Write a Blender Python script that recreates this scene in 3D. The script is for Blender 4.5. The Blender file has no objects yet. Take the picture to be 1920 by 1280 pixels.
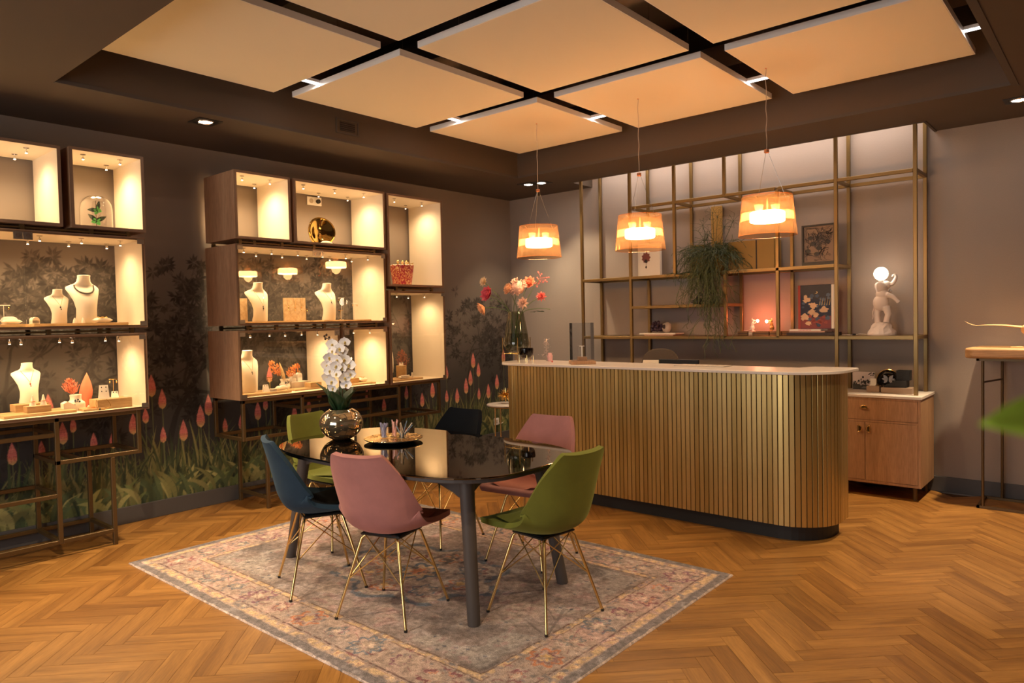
import bpy, bmesh, math, random
import numpy as np
from mathutils import Vector, Matrix, Euler
random.seed(7)
PI = math.pi
S = bpy.context.scene
COL = S.collection
R = math.radians

# ---------------------------------------------------------------- camera, world, light, exposure
cam_d = bpy.data.cameras.new('camera'); cam = bpy.data.objects.new('camera', cam_d); COL.objects.link(cam)
cam_d.sensor_width = 36.0; cam_d.lens = 25.165; cam_d.clip_start = 0.05
right = Vector((0.75787165, 0.65204905, -0.0215083)); up = Vector((-0.00435009, 0.03801761, 0.9992676)); fwd = Vector((-0.65238918, 0.75722302, -0.03164894))
CAM = Vector((5.6508, -6.5692, 1.46))
cam.matrix_world = Matrix(((right.x, up.x, -fwd.x, CAM.x), (right.y, up.y, -fwd.y, CAM.y), (right.z, up.z, -fwd.z, CAM.z), (0, 0, 0, 1)))
cam_d.dof.use_dof = True; cam_d.dof.focus_distance = 4.2; cam_d.dof.aperture_fstop = 4.0
S.camera = cam
S.view_settings.view_transform = 'Standard'; S.view_settings.look = 'None'
S.view_settings.gamma = 1.0; S.view_settings.use_curve_mapping = False
S.view_settings.exposure = 0.30
W = bpy.data.worlds.new('world'); S.world = W; W.use_nodes = True
W.node_tree.nodes['Background'].inputs[0].default_value = (0.5, 0.6, 0.75, 1); W.node_tree.nodes['Background'].inputs[1].default_value = 0.3

WARM = (1.0, 0.71, 0.39); SOFTW = (1.0, 0.74, 0.50); NEUT = (1.0, 0.84, 0.72)
def light(name, kind, loc, power, color=WARM, size=0.05, target=None, spot=70, blend=0.6, sizey=None, parent=None):
    d = bpy.data.lights.new(name, kind); d.energy = power; d.color = color
    if kind == 'AREA':
        d.size = size
        if sizey: d.shape = 'RECTANGLE'; d.size_y = sizey
    else: d.shadow_soft_size = size
    if kind == 'SPOT': d.spot_size = R(spot); d.spot_blend = blend
    o = bpy.data.objects.new(name, d); COL.objects.link(o); o.location = loc
    if target is not None:
        o.rotation_euler = (Vector(target) - Vector(loc)).to_track_quat('-Z', 'Y').to_euler()
    if parent: o.parent = parent
    return o
# recessed soffit downlights (fittings built further down), then unseen spots added as general fill
DOWN = [(0.768, -4.126), (0.83, -0.655), (0.98, -0.622), (5.08, -0.555), (0.77, -5.7), (5.45, -2.4), (5.45, -4.3), (3.9, -5.45), (2.2, -5.45)]
DOWN_AIM = {0: (1.3, -4.3, 0), 1: (0.4, -0.2, 0.6), 2: (1.3, 0.0, 0.9), 3: (4.9, -1.0, 0), 4: (1.3, -5.4, 0), 5: (4.4, -2.9, 0), 6: (4.6, -4.2, 0), 7: (3.2, -3.7, 0), 8: (1.6, -4.6, 0)}
DOWN_POW = [210, 60, 60, 330, 120, 100, 82, 110, 120]
for i, (x, y) in enumerate(DOWN):
    light('downlight_and_fill_beam', 'SPOT', (x, y, 2.865), DOWN_POW[i], (1.0, 0.75, 0.46), 0.04, DOWN_AIM[i], 62 if i in (0, 3) else 78, 0.6)
# linear light in the slot above the wall shelving
light('slot_light', 'AREA', (2.85, -0.2, 3.09), 15, (1.0, 0.82, 0.70), 3.1, (2.85, -0.12, 0), sizey=0.12)
# shop window behind the camera, evening daylight
light('window_daylight', 'AREA', (3.2, -8.85, 1.5), 75, (0.95, 0.93, 0.90), 3.0, (3.2, 0, 1.3), sizey=2.0)

# ---------------------------------------------------------------- materials
def mat(name, col=(0.5, 0.5, 0.5), rough=0.5, metal=0.0, emit=None, es=1.0, spec=None, trans=0.0, ior=None, sheen=0.0, alpha=None, coat=0.0):
    m = bpy.data.materials.new(name); m.use_nodes = True
    b = m.node_tree.nodes['Principled BSDF']
    b.inputs['Base Color'].default_value = (*col, 1); b.inputs['Roughness'].default_value = rough; b.inputs['Metallic'].default_value = metal
    if emit: b.inputs['Emission Color'].default_value = (*emit, 1); b.inputs['Emission Strength'].default_value = es
    if spec is not None: b.inputs['Specular IOR Level'].default_value = spec
    if trans: b.inputs['Transmission Weight'].default_value = trans
    if ior: b.inputs['IOR'].default_value = ior
    if sheen: b.inputs['Sheen Weight'].default_value = sheen; b.inputs['Sheen Roughness'].default_value = 0.4
    if coat: b.inputs['Coat Weight'].default_value = coat
    return m
def N(m, t, **kw):
    n = m.node_tree.nodes.new(t)
    for k, v in kw.items(): setattr(n, k, v)
    return n
def L(m, a, b): m.node_tree.links.new(a, b)
def P(m): return m.node_tree.nodes['Principled BSDF']
def ramp(m, fac, stops):
    n = N(m, 'ShaderNodeValToRGB'); e = n.color_ramp.elements
    while len(e) < len(stops): e.new(0.5)
    for i, (p, c) in enumerate(stops): e[i].position = p; e[i].color = (*c, 1)
    L(m, fac, n.inputs[0]); return n
def noise(m, vec, scale, detail=3, rough=0.5, dist=0.0):
    n = N(m, 'ShaderNodeTexNoise'); n.inputs['Scale'].default_value = scale; n.inputs['Detail'].default_value = detail
    n.inputs['Roughness'].default_value = rough; n.inputs['Distortion'].default_value = dist
    if vec is not None: L(m, vec, n.inputs['Vector'])
    return n
def mapping(m, vec, scale=(1, 1, 1)):
    n = N(m, 'ShaderNodeMapping'); n.inputs['Scale'].default_value = scale; L(m, vec, n.inputs['Vector']); return n
def bump(m, h, strength=0.2, dist=0.01):
    n = N(m, 'ShaderNodeBump'); n.inputs['Strength'].default_value = strength; n.inputs['Distance'].default_value = dist
    L(m, h, n.inputs['Height']); L(m, n.outputs[0], P(m).inputs['Normal']); return n
def mix(m, fac, a, b, blend='MIX'):
    n = N(m, 'ShaderNodeMix', data_type='RGBA', blend_type=blend)
    for s, v in ((0, fac), (6, a), (7, b)):
        if isinstance(v, (int, float)): n.inputs[s].default_value = v
        elif isinstance(v, tuple): n.inputs[s].default_value = (*v, 1)
        else: L(m, v, n.inputs[s])
    return n.outputs[2]

def wood(name, c1, c2, c3, axis='Z', scale=1.0, rough=0.45, uv=False, rnd=None):
    m = mat(name, c2, rough)
    tc = N(m, 'ShaderNodeTexCoord'); vec = tc.outputs['UV'] if uv else tc.outputs['Object']
    if rnd:
        if rnd == 'object': r = N(m, 'ShaderNodeObjectInfo').outputs['Random']
        else: r = N(m, 'ShaderNodeNewGeometry').outputs['Random Per Island']
        add = N(m, 'ShaderNodeVectorMath', operation='ADD'); ml = N(m, 'ShaderNodeMath', operation='MULTIPLY'); ml.inputs[1].default_value = 37.0
        L(m, r, ml.inputs[0]); L(m, vec, add.inputs[0]); L(m, ml.outputs[0], add.inputs[1]); vec = add.outputs[0]
    sc = {'X': (1.2, 14, 14), 'Y': (14, 1.2, 14), 'Z': (14, 14, 1.2)}[axis]
    mp = mapping(m, vec, tuple(s * scale for s in sc))
    n1 = noise(m, mp.outputs[0], 1.3, 5, 0.55, 0.6)
    mp2 = mapping(m, vec, tuple(s * scale * 5 for s in sc))
    n2 = noise(m, mp2.outputs[0], 2.0, 3, 0.6)
    rp = ramp(m, n1.outputs[0], [(0.30, c1), (0.52, c2), (0.72, c3)])
    out = mix(m, n2.outputs[0], rp.outputs[0], (0.0, 0.0, 0.0)) if False else rp.outputs[0]
    g = ramp(m, n2.outputs[0], [(0.35, (0.80, 0.78, 0.75)), (0.6, (1.0, 1.0, 1.0))])
    out = mix(m, 1.0, out, g.outputs[0], 'MULTIPLY')
    if rnd:
        rr = ramp(m, r, [(0.0, (0.70, 0.64, 0.58)), (0.2, (0.88, 0.85, 0.82)), (0.7, (1.0, 1.0, 1.0)), (1.0, (1.12, 1.12, 1.12))])
        out = mix(m, 1.0, out, rr.outputs[0], 'MULTIPLY')
    L(m, out, P(m).inputs['Base Color'])
    bump(m, n2.outputs[0], 0.12, 0.002)
    return m
def thin_glass(name, tint=(1, 1, 1), refl=1.0, ior=1.5):
    m = bpy.data.materials.new(name); m.use_nodes = True; nt = m.node_tree; nt.nodes.clear()
    o = nt.nodes.new('ShaderNodeOutputMaterial'); t = nt.nodes.new('ShaderNodeBsdfTransparent'); g = nt.nodes.new('ShaderNodeBsdfGlossy')
    t.inputs[0].default_value = (*tint, 1); g.inputs['Roughness'].default_value = 0.0
    f = nt.nodes.new('ShaderNodeFresnel'); f.inputs[0].default_value = ior
    k = nt.nodes.new('ShaderNodeMath'); k.operation = 'MULTIPLY'; k.inputs[1].default_value = refl; k.use_clamp = True
    x = nt.nodes.new('ShaderNodeMixShader'); bf = nt.nodes.new('ShaderNodeNewGeometry'); iv = nt.nodes.new('ShaderNodeMath'); iv.operation = 'SUBTRACT'; iv.inputs[0].default_value = 1.0; L(m, bf.outputs['Backfacing'], iv.inputs[1])
    k2 = nt.nodes.new('ShaderNodeMath'); k2.operation = 'MULTIPLY'; L(m, f.outputs[0], k.inputs[0]); L(m, k.outputs[0], k2.inputs[0]); L(m, iv.outputs[0], k2.inputs[1]); L(m, k2.outputs[0], x.inputs[0]); L(m, t.outputs[0], x.inputs[1]); L(m, g.outputs[0], x.inputs[2]); L(m, x.outputs[0], o.inputs[0])
    return m

OAK_A, OAK_B, OAK_C = (0.23, 0.100, 0.023), (0.35, 0.163, 0.038), (0.44, 0.215, 0.056)
M = {}
M['plank'] = wood('oak_plank', OAK_A, OAK_B, OAK_C, 'X', 1.0, 0.38, uv=True, rnd='object')
M['plank_far'] = wood('oak_plank_joined', OAK_A, OAK_B, OAK_C, 'X', 1.0, 0.38, uv=True, rnd='island')
M['subfloor'] = mat('subfloor', (0.10, 0.045, 0.018), 0.9)
M['oak'] = wood('cabinet_oak', (0.40, 0.215, 0.115), (0.47, 0.26, 0.14), (0.53, 0.31, 0.175), 'Z', 1.0, 0.5)
M['oak_drawer'] = wood('cupboard_oak', (0.40, 0.22, 0.11), (0.48, 0.27, 0.14), (0.55, 0.32, 0.17), 'Z', 0.9, 0.5)
M['block'] = wood('light_wood', (0.45, 0.28, 0.12), (0.55, 0.36, 0.17), (0.62, 0.42, 0.21), 'Y', 1.5, 0.5)
M['tabletop_oak'] = wood('slab_oak', (0.38, 0.20, 0.08), (0.50, 0.28, 0.12), (0.58, 0.35, 0.16), 'X', 1.0, 0.5)
M['carved'] = wood('carved_wood', (0.60, 0.36, 0.17), (0.70, 0.44, 0.22), (0.76, 0.50, 0.27), 'X', 1.2, 0.5)
M['cream'] = mat('cream_lining', (0.80, 0.70, 0.56), 0.55)
M['edge'] = mat('cabinet_edge', (0.20, 0.12, 0.075), 0.5)
M['soffit'] = mat('soffit_paint', (0.085, 0.060, 0.042), 0.75)
M['fascia'] = mat('fascia_paint', (0.075, 0.060, 0.050), 0.75)
M['topvoid'] = mat('void_paint', (0.20, 0.17, 0.155), 0.8)
M['dark'] = mat('dark_void', (0.02, 0.015, 0.012), 0.9)
M['panel'] = mat('acoustic_fabric', (0.86, 0.81, 0.66), 0.9)
M['white'] = mat('white_paint', (0.92, 0.90, 0.88), 0.5)
M['plinth'] = mat('plinth_grey', (0.085, 0.080, 0.082), 0.6)
M['kick'] = mat('kick_black', (0.018, 0.018, 0.020), 0.55)
M['black'] = mat('black_plastic', (0.012, 0.012, 0.012), 0.4)
M['iron'] = mat('bronze_paint', (0.24, 0.155, 0.058), 0.38, 0.75)
M['stand'] = mat('bronze_stand', (0.125, 0.075, 0.028), 0.42, 0.5)
M['slat'] = mat('brass_slat', (0.60, 0.41, 0.17), 0.36, 0.85)
m = M['slat']; oi = N(m, 'ShaderNodeObjectInfo'); rr = ramp(m, oi.outputs['Random'], [(0, (0.50, 0.345, 0.125)), (1, (0.66, 0.48, 0.20))]); L(m, rr.outputs[0], P(m).inputs['Base Color'])
tc = N(m, 'ShaderNodeTexCoord'); nn = noise(m, mapping(m, tc.outputs['Object'], (60, 60, 1.5)).outputs[0], 4, 3); bump(m, nn.outputs[0], 0.05, 0.001)
M['gold'] = mat('polished_gold', (0.85, 0.58, 0.20), 0.10, 1.0)
M['goldleg'] = mat('satin_gold_leg', (0.78, 0.56, 0.24), 0.24, 1.0)
M['copper'] = mat('copper', (0.75, 0.32, 0.16), 0.3, 0.7)
M['chrome'] = mat('chrome', (0.75, 0.72, 0.68), 0.15, 1.0)
M['steel'] = mat('brushed_plate', (0.30, 0.27, 0.25), 0.35, 0.9)
M['stone'] = mat('white_stone', (0.78, 0.70, 0.63), 0.25)
M['glass'] = thin_glass('door_glass', (0.93, 0.90, 0.86), 2.0)
M['smoke'] = thin_glass('smoked_glass', (0.80, 0.81, 0.75), 2.2)
M['dome'] = thin_glass('clear_glass', (0.97, 0.96, 0.95), 2.2)
M['lantern'] = thin_glass('grey_glass', (0.955, 0.965, 0.98), 2.6)
M['bowlglass'] = thin_glass('brown_glass', (0.22, 0.11, 0.09), 1.5)
M['tableglass'] = mat('black_glass', (0.20, 0.165, 0.13), 0.02, 1.0)
M['tableleg'] = mat('taupe_leg', (0.075, 0.062, 0.058), 0.5)
M['bust'] = mat('cream_velvet_bust', (0.84, 0.76, 0.64), 0.8, sheen=0.2)
M['paper'] = mat('ivory_card', (0.85, 0.80, 0.72), 0.7)
M['resin'] = mat('white_resin', (0.82, 0.74, 0.68), 0.5)
M['bulb'] = mat('lit_globe', (1, 0.9, 0.8), 0.5, emit=(1.0, 0.80, 0.58), es=9.0)
M['lit'] = mat('lit_lens', (1, 1, 1), 0.5, emit=(1.0, 0.88, 0.76), es=40.0)
M['strip'] = mat('lit_strip', (1, 1, 1), 0.5, emit=(1.0, 0.90, 0.84), es=4.0)
M['spot'] = mat('lit_spot', (1, 1, 1), 0.5, emit=(1.0, 0.84, 0.60), es=3.0)
M['diffuser'] = mat('lit_diffuser', (1, 0.9, 0.8), 0.5, emit=(1.0, 0.70, 0.40), es=55.0)
M['red_red'] = mat('ruby_red', (0.40, 0.03, 0.05), 0.4)
M['orange_dry'] = mat('dried_orange', (0.62, 0.20, 0.05), 0.8)
M['coral_dry'] = mat('dried_coral', (0.70, 0.20, 0.11), 0.8)
M['rust_dry'] = mat('dried_rust', (0.32, 0.10, 0.05), 0.8)
M['pinkwhite'] = mat('pale_pink_plume', (0.80, 0.62, 0.58), 0.8)
M['petal'] = mat('orchid_petal', (0.82, 0.79, 0.80), 0.6)
M['lip'] = mat('orchid_lip', (0.55, 0.40, 0.12), 0.6)
M['leafdark'] = mat('orchid_leaf', (0.010, 0.035, 0.010), 0.5)
M['leaf'] = mat('green_leaf', (0.045, 0.10, 0.03), 0.5)
M['fronds'] = mat('hanging_green', (0.050, 0.070, 0.018), 0.6)
M['nearleaf'] = mat('bright_leaf', (0.36, 0.48, 0.04), 0.6)
M['stem'] = mat('green_stem', (0.10, 0.15, 0.05), 0.6)
M['brownstem'] = mat('brown_stem', (0.06, 0.03, 0.015), 0.7)
for k, c in dict(f_cream=(0.80, 0.60, 0.38), f_pink=(0.65, 0.09, 0.13), f_peach=(0.82, 0.40, 0.20), f_blush=(0.80, 0.50, 0.38), f_orange=(0.80, 0.22, 0.12), f_rose=(0.75, 0.14, 0.12), f_berry=(0.70, 0.16, 0.14),
                 purple=(0.05, 0.025, 0.05), agate=(0.45, 0.38, 0.33), book_d=(0.03, 0.02, 0.02), book_b=(0.10, 0.05, 0.02), book_r=(0.35, 0.05, 0.03), book_p=(0.45, 0.28, 0.22), lilac=(0.30, 0.32, 0.55), pinkst=(0.75, 0.42, 0.40),
                 navy=(0.008, 0.018, 0.05), brownch=(0.05, 0.028, 0.01), teal=(0.008, 0.009, 0.012), green_bf=(0.10, 0.40, 0.10), dk_bf=(0.01, 0.03, 0.012), taupe=(0.30, 0.21, 0.15), penb=(0.10, 0.16, 0.26), rug_edge=(0.25, 0.2, 0.17),
                 linen=(0.55, 0.48, 0.40), goldmat=(0.35, 0.21, 0.05), water=(0.2, 0.2, 0.18)).items():
    M[k] = mat(k, c, 0.6)
def velvet(name, c, c2):
    m = mat(name, c, 0.85, sheen=0.35); P(m).inputs['Sheen Tint'].default_value = (*c2, 1)
    tc = N(m, 'ShaderNodeTexCoord'); n = noise(m, tc.outputs['Object'], 9, 4, 0.6)
    L(m, mix(m, n.outputs[0], tuple(v * 0.78 for v in c), tuple(min(1, v * 1.2) for v in c)), P(m).inputs['Base Color'])
    n2 = noise(m, tc.outputs['Object'], 260, 2); bump(m, n2.outputs[0], 0.15, 0.001)
    return m
M['v_pink'] = velvet('pink_velvet', (0.40, 0.17, 0.16), (0.8, 0.45, 0.42))
M['v_pink2'] = velvet('pink_velvet_seat', (0.42, 0.15, 0.11), (0.8, 0.4, 0.3))
M['v_green'] = velvet('green_velvet', (0.135, 0.145, 0.014), (0.45, 0.5, 0.15))
M['v_blue'] = velvet('blue_velvet', (0.014, 0.036, 0.066), (0.15, 0.3, 0.45))
M['v_dark'] = velvet('midnight_velvet', (0.005, 0.007, 0.012), (0.03, 0.05, 0.08)); P(M['v_dark']).inputs['Sheen Weight'].default_value = 0.0; P(M['v_dark']).inputs['Specular IOR Level'].default_value = 0.12; P(M['v_blue']).inputs['Specular IOR Level'].default_value = 0.3; P(M['v_blue']).inputs['Sheen Weight'].default_value = 0.18
# pendant shade: tinted ribbed plastic
def shade_mat(name, tint, glow, wt):
    m = bpy.data.materials.new(name); m.use_nodes = True; nt = m.node_tree; nt.nodes.clear()
    o = nt.nodes.new('ShaderNodeOutputMaterial'); t = nt.nodes.new('ShaderNodeBsdfTransparent'); t.inputs[0].default_value = (*tint, 1)
    d = nt.nodes.new('ShaderNodeBsdfTranslucent'); d.inputs[0].default_value = (*glow, 1)
    g = nt.nodes.new('ShaderNodeBsdfGlossy'); g.inputs['Roughness'].default_value = 0.08; g.inputs[0].default_value = (1, 0.7, 0.5, 1)
    f = nt.nodes.new('ShaderNodeFresnel'); f.inputs[0].default_value = 1.6
    a = nt.nodes.new('ShaderNodeMixShader'); a.inputs[0].default_value = wt; L(m, t.outputs[0], a.inputs[1]); L(m, d.outputs[0], a.inputs[2])
    b = nt.nodes.new('ShaderNodeMixShader'); bf = nt.nodes.new('ShaderNodeNewGeometry'); iv = nt.nodes.new('ShaderNodeMath'); iv.operation = 'SUBTRACT'; iv.inputs[0].default_value = 1.0; L(m, bf.outputs['Backfacing'], iv.inputs[1])
    k2 = nt.nodes.new('ShaderNodeMath'); k2.operation = 'MULTIPLY'; L(m, f.outputs[0], k2.inputs[0]); L(m, iv.outputs[0], k2.inputs[1]); L(m, k2.outputs[0], b.inputs[0]); L(m, a.outputs[0], b.inputs[1]); L(m, g.outputs[0], b.inputs[2]); L(m, b.outputs[0], o.inputs[0])
    return m
M['shade'] = shade_mat('amber_shade', (0.96, 0.71, 0.48), (0.95, 0.50, 0.22), 0.07)
M['band'] = shade_mat('frosted_band', (0.98, 0.88, 0.72), (1.0, 0.75, 0.45), 0.22)
# wallpaper (the print darkens from taupe to charcoal towards the meadow), plain wall
def mural_mat(name, printed):
  m = mat(name, (0.2, 0.16, 0.13), 0.8)
  tc = N(m, 'ShaderNodeTexCoord'); sx = N(m, 'ShaderNodeSeparateXYZ'); L(m, tc.outputs['Object'], sx.inputs[0])
  nz = noise(m, tc.outputs['Object'], 1.6, 4); ad = N(m, 'ShaderNodeMath', operation='MULTIPLY_ADD'); L(m, nz.outputs[0], ad.inputs[0]); ad.inputs[1].default_value = 0.5; L(m, sx.outputs[2], ad.inputs[2])
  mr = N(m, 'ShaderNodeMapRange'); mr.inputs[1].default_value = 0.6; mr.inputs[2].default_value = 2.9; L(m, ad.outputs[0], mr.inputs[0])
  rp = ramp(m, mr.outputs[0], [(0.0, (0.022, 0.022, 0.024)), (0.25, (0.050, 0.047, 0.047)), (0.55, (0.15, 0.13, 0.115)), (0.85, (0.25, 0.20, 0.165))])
  o_ = rp.outputs[0]
  if printed: a = N(m, 'ShaderNodeVertexColor'); a.layer_name = 'Col'; o_ = mix(m, a.outputs['Alpha'], o_, a.outputs['Color'])
  L(m, o_, P(m).inputs['Base Color'])
  nb = noise(m, mapping(m, tc.outputs['Object'], (1, 120, 400)).outputs[0], 2, 2); bump(m, nb.outputs[0], 0.08, 0.001)
  return m
M['mural'] = mural_mat('mural_wallpaper', False); M['mural_p'] = mural_mat('mural_print', True)
m = M['plainwall'] = mat('linen_wallpaper', (0.36, 0.29, 0.25), 0.8)
tc = N(m, 'ShaderNodeTexCoord'); nb = noise(m, mapping(m, tc.outputs['Object'], (300, 300, 60)).outputs[0], 1.5, 2)
L(m, mix(m, nb.outputs[0], (0.29, 0.245, 0.215), (0.36, 0.305, 0.268)), P(m).inputs['Base Color']); bump(m, nb.outputs[0], 0.10, 0.001)
def vcol_mat(name, rough=0.8, pile=False):
    m = mat(name, (1, 1, 1), rough); a = N(m, 'ShaderNodeVertexColor'); a.layer_name = 'Col'
    out = a.outputs[0]
    if pile:
        tc = N(m, 'ShaderNodeTexCoord'); n = noise(m, tc.outputs['Object'], 220, 3, 0.7); n2 = noise(m, mapping(m, tc.outputs['Object'], (10, 120, 1)).outputs[0], 3, 3)
        k = ramp(m, n.outputs[0], [(0.32, (0.42, 0.42, 0.42)), (0.66, (1.25, 1.25, 1.25))]); out = mix(m, 1.0, out, k.outputs[0], 'MULTIPLY')
        k = ramp(m, n2.outputs[0], [(0.3, (0.78, 0.78, 0.78)), (0.65, (1.1, 1.1, 1.1))]); out = mix(m, 1.0, out, k.outputs[0], 'MULTIPLY')
        bump(m, n.outputs[0], 0.5, 0.004)
    L(m, out, P(m).inputs['Base Color']); return m
M['print'] = vcol_mat('mural_print'); M['rug'] = vcol_mat('rug_pile', 0.95, True); M['cover'] = vcol_mat('printed_cover', 0.45)

# ---------------------------------------------------------------- mesh builder
class MB:
    def __init__(s): s.v = []; s.f = []; s.m = []; s.c = []; s.T = None
    def add(s, vs, fs, mi=0, col=None):
        o = len(s.v)
        s.v += [tuple(s.T @ Vector(p)) for p in vs] if s.T is not None else [tuple(p) for p in vs]
        for f in fs: s.f.append(tuple(i + o for i in f)); s.m.append(mi); s.c.append(col)
        return s
    def box(s, x0, y0, z0, x1, y1, z1, mi=0, col=None):
        return s.add([(x0, y0, z0), (x1, y0, z0), (x1, y1, z0), (x0, y1, z0), (x0, y0, z1), (x1, y0, z1), (x1, y1, z1), (x0, y1, z1)],
                     [(0, 3, 2, 1), (4, 5, 6, 7), (0, 1, 5, 4), (1, 2, 6, 5), (2, 3, 7, 6), (3, 0, 4, 7)], mi, col)
    def cbox(s, c, d, mi=0, col=None):
        return s.box(c[0] - d[0] / 2, c[1] - d[1] / 2, c[2] - d[2] / 2, c[0] + d[0] / 2, c[1] + d[1] / 2, c[2] + d[2] / 2, mi, col)
    def tube(s, pts, r, n=8, mi=0, cap=True):
        pts = [Vector(p) for p in pts]; k = len(pts); rs = r if isinstance(r, (list, tuple)) else [r] * k
        vs = []; u = None
        for i, p in enumerate(pts):
            d = (pts[min(i + 1, k - 1)] - pts[max(i - 1, 0)]).normalized()
            if u is None: u = d.orthogonal().normalized()
            u = (u - d * u.dot(d)); u = u.normalized() if u.length > 1e-6 else d.orthogonal().normalized()
            w = d.cross(u)
            for j in range(n):
                a = 2 * PI * j / n; vs.append(p + (u * math.cos(a) + w * math.sin(a)) * rs[i])
        fs = [(i * n + j, i * n + (j + 1) % n, (i + 1) * n + (j + 1) % n, (i + 1) * n + j) for i in range(k - 1) for j in range(n)]
        if cap: fs += [tuple(range(n - 1, -1, -1)), tuple(range((k - 1) * n, k * n))]
        return s.add(vs, fs, mi)
    def bar(s, a, b, w=0.025, mi=0):          # square bar between two points along an axis
        a = Vector(a); b = Vector(b); h = w / 2
        lo = [min(a[i], b[i]) - h for i in range(3)]; hi = [max(a[i], b[i]) + h for i in range(3)]
        return s.box(*lo, *hi, mi)
    def lathe(s, prof, n=32, c=(0, 0, 0), mi=0, rib=0.0, sx=1, sy=1):
        vs = []; 
        for r, z in prof:
            for j in range(n):
                a = 2 * PI * j / n; q = r + (rib if j % 2 else 0)
                vs.append((c[0] + q * sx * math.cos(a), c[1] + q * sy * math.sin(a), c[2] + z))
        fs = [(i * n + j, i * n + (j + 1) % n, (i + 1) * n + (j + 1) % n, (i + 1) * n + j) for i in range(len(prof) - 1) for j in range(n)]
        if prof[0][0] > 1e-5 and getattr(s, 'capb', False): fs.append(tuple(range(n - 1, -1, -1)))
        return s.add(vs, fs, mi)
    def cyl(s, c, r, h, n=20, mi=0, r2=None):
        r2 = r if r2 is None else r2
        return s.lathe([(0.0001, 0), (r, 0), (r2, h), (0.0001, h)], n, c, mi)
    def ball(s, c, r, sc=(1, 1, 1), n=14, mi=0, jit=0.0, col=None):
        vs = []; h = n // 2
        for i in range(h + 1):
            for j in range(n):
                t = PI * i / h; a = 2 * PI * j / n; q = r * (1 + random.uniform(-jit, jit))
                vs.append((c[0] + q * sc[0] * math.sin(t) * math.cos(a), c[1] + q * sc[1] * math.sin(t) * math.sin(a), c[2] + q * sc[2] * math.cos(t)))
        fs = [(i * n + j, (i + 1) * n + j, (i + 1) * n + (j + 1) % n, i * n + (j + 1) % n) for i in range(h) for j in range(n)]
        return s.add(vs, fs, mi, col)
    def prism(s, poly, z0, z1, mi=0):
        n = len(poly)
        return s.add([(x, y, z0) for x, y in poly] + [(x, y, z1) for x, y in poly],
                     [tuple(range(n - 1, -1, -1)), tuple(range(n, 2 * n))] + [(i, (i + 1) % n, n + (i + 1) % n, n + i) for i in range(n)], mi)
    def petal(s, base, d, upv, ln, w, mi=0, curl=0.25, k=4, col=None):   # a leaf or petal with a midrib fold
        d = Vector(d).normalized(); upv = Vector(upv); sd = d.cross(upv)
        sd = sd.normalized() if sd.length > 1e-5 else d.orthogonal().normalized(); nn = sd.cross(d)
        base = Vector(base); vs = []
        for i in range(k + 1):
            t = i / k; c = base + d * ln * t - nn * curl * ln * t * t
            ww = w * math.sin(PI * min(1, 0.08 + t * 0.92) ** 0.9) * 0.5
            vs += [c - sd * ww + nn * ww * 0.25, c, c + sd * ww + nn * ww * 0.25]
        fs = []
        for i in range(k):
            a = i * 3; fs += [(a, a + 1, a + 4, a + 3), (a + 1, a + 2, a + 5, a + 4)]
        return s.add(vs, fs, mi, col)
    def build(s, name, mats, parent=None, smooth=False, bevel=0.0, seg=2, uv=None):
        me = bpy.data.meshes.new(name); me.from_pydata(s.v, [], s.f)
        mats = mats if isinstance(mats, (list, tuple)) else [mats]
        for q in mats: me.materials.append(M[q] if isinstance(q, str) else q)
        if len(mats) > 1: me.polygons.foreach_set('material_index', s.m)
        if any(c is not None for c in s.c):
            a = me.color_attributes.new('Col', 'FLOAT_COLOR', 'CORNER'); buf = []
            for f, c in zip(s.f, s.c):
                for _ in f: buf += [*c, 1.0]
            a.data.foreach_set('color', buf)
        if smooth:
            me.polygons.foreach_set('use_smooth', [True] * len(s.f))
            try: me.set_sharp_from_angle(angle=R(38))
            except Exception: pass
        me.update()
        o = bpy.data.objects.new(name, me); COL.objects.link(o)
        if parent: o.parent = parent
        if bevel:
            b = o.modifiers.new('bevel', 'BEVEL'); b.width = bevel; b.segments = seg; b.limit_method = 'ANGLE'
        return o
def tag(o, label, cat, group=None, kind=None):
    o['label'] = label; o['category'] = cat
    if group: o['group'] = group
    if kind: o['kind'] = kind
    return o
def thing(name, label, cat, loc=(0, 0, 0), rz=0.0, group=None):
    o = bpy.data.objects.new(name, None); COL.objects.link(o); o.empty_display_size = 0.1
    o.location = loc; o.rotation_euler = (0, 0, rz); return tag(o, label, cat, group)
def dup(root, loc, rz=None, label=None, group=None, depth=0, parent=None):
    r = root.copy(); COL.objects.link(r)
    if depth == 0:
        r.location = loc
        if rz is not None: r.rotation_euler = (0, 0, rz)
        if label: r['label'] = label
        if group: r['group'] = group
    else: r.parent = parent
    for ch in list(root.children): dup(ch, None, depth=depth + 1, parent=r)
    return r
def struct(name, mb, mats, parent=None, **k):
    o = mb.build(name, mats, parent, **k); o['kind'] = 'structure'; return o
def skin(name, pts, edges, radii, mats, parent=None, sub=2):
    me = bpy.data.meshes.new(name); me.from_pydata([tuple(p) for p in pts], edges, []); me.materials.append(M[mats] if isinstance(mats, str) else mats)
    o = bpy.data.objects.new(name, me); COL.objects.link(o)
    if parent: o.parent = parent
    sk = o.modifiers.new('skin', 'SKIN'); sk.use_smooth_shade = True
    for i, r in enumerate(radii):
        v = me.skin_vertices[0].data[i]; v.radius = (r, r); v.use_root = (i == 0)
    su = o.modifiers.new('sub', 'SUBSURF'); su.levels = sub; su.render_levels = sub
    return o
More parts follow.
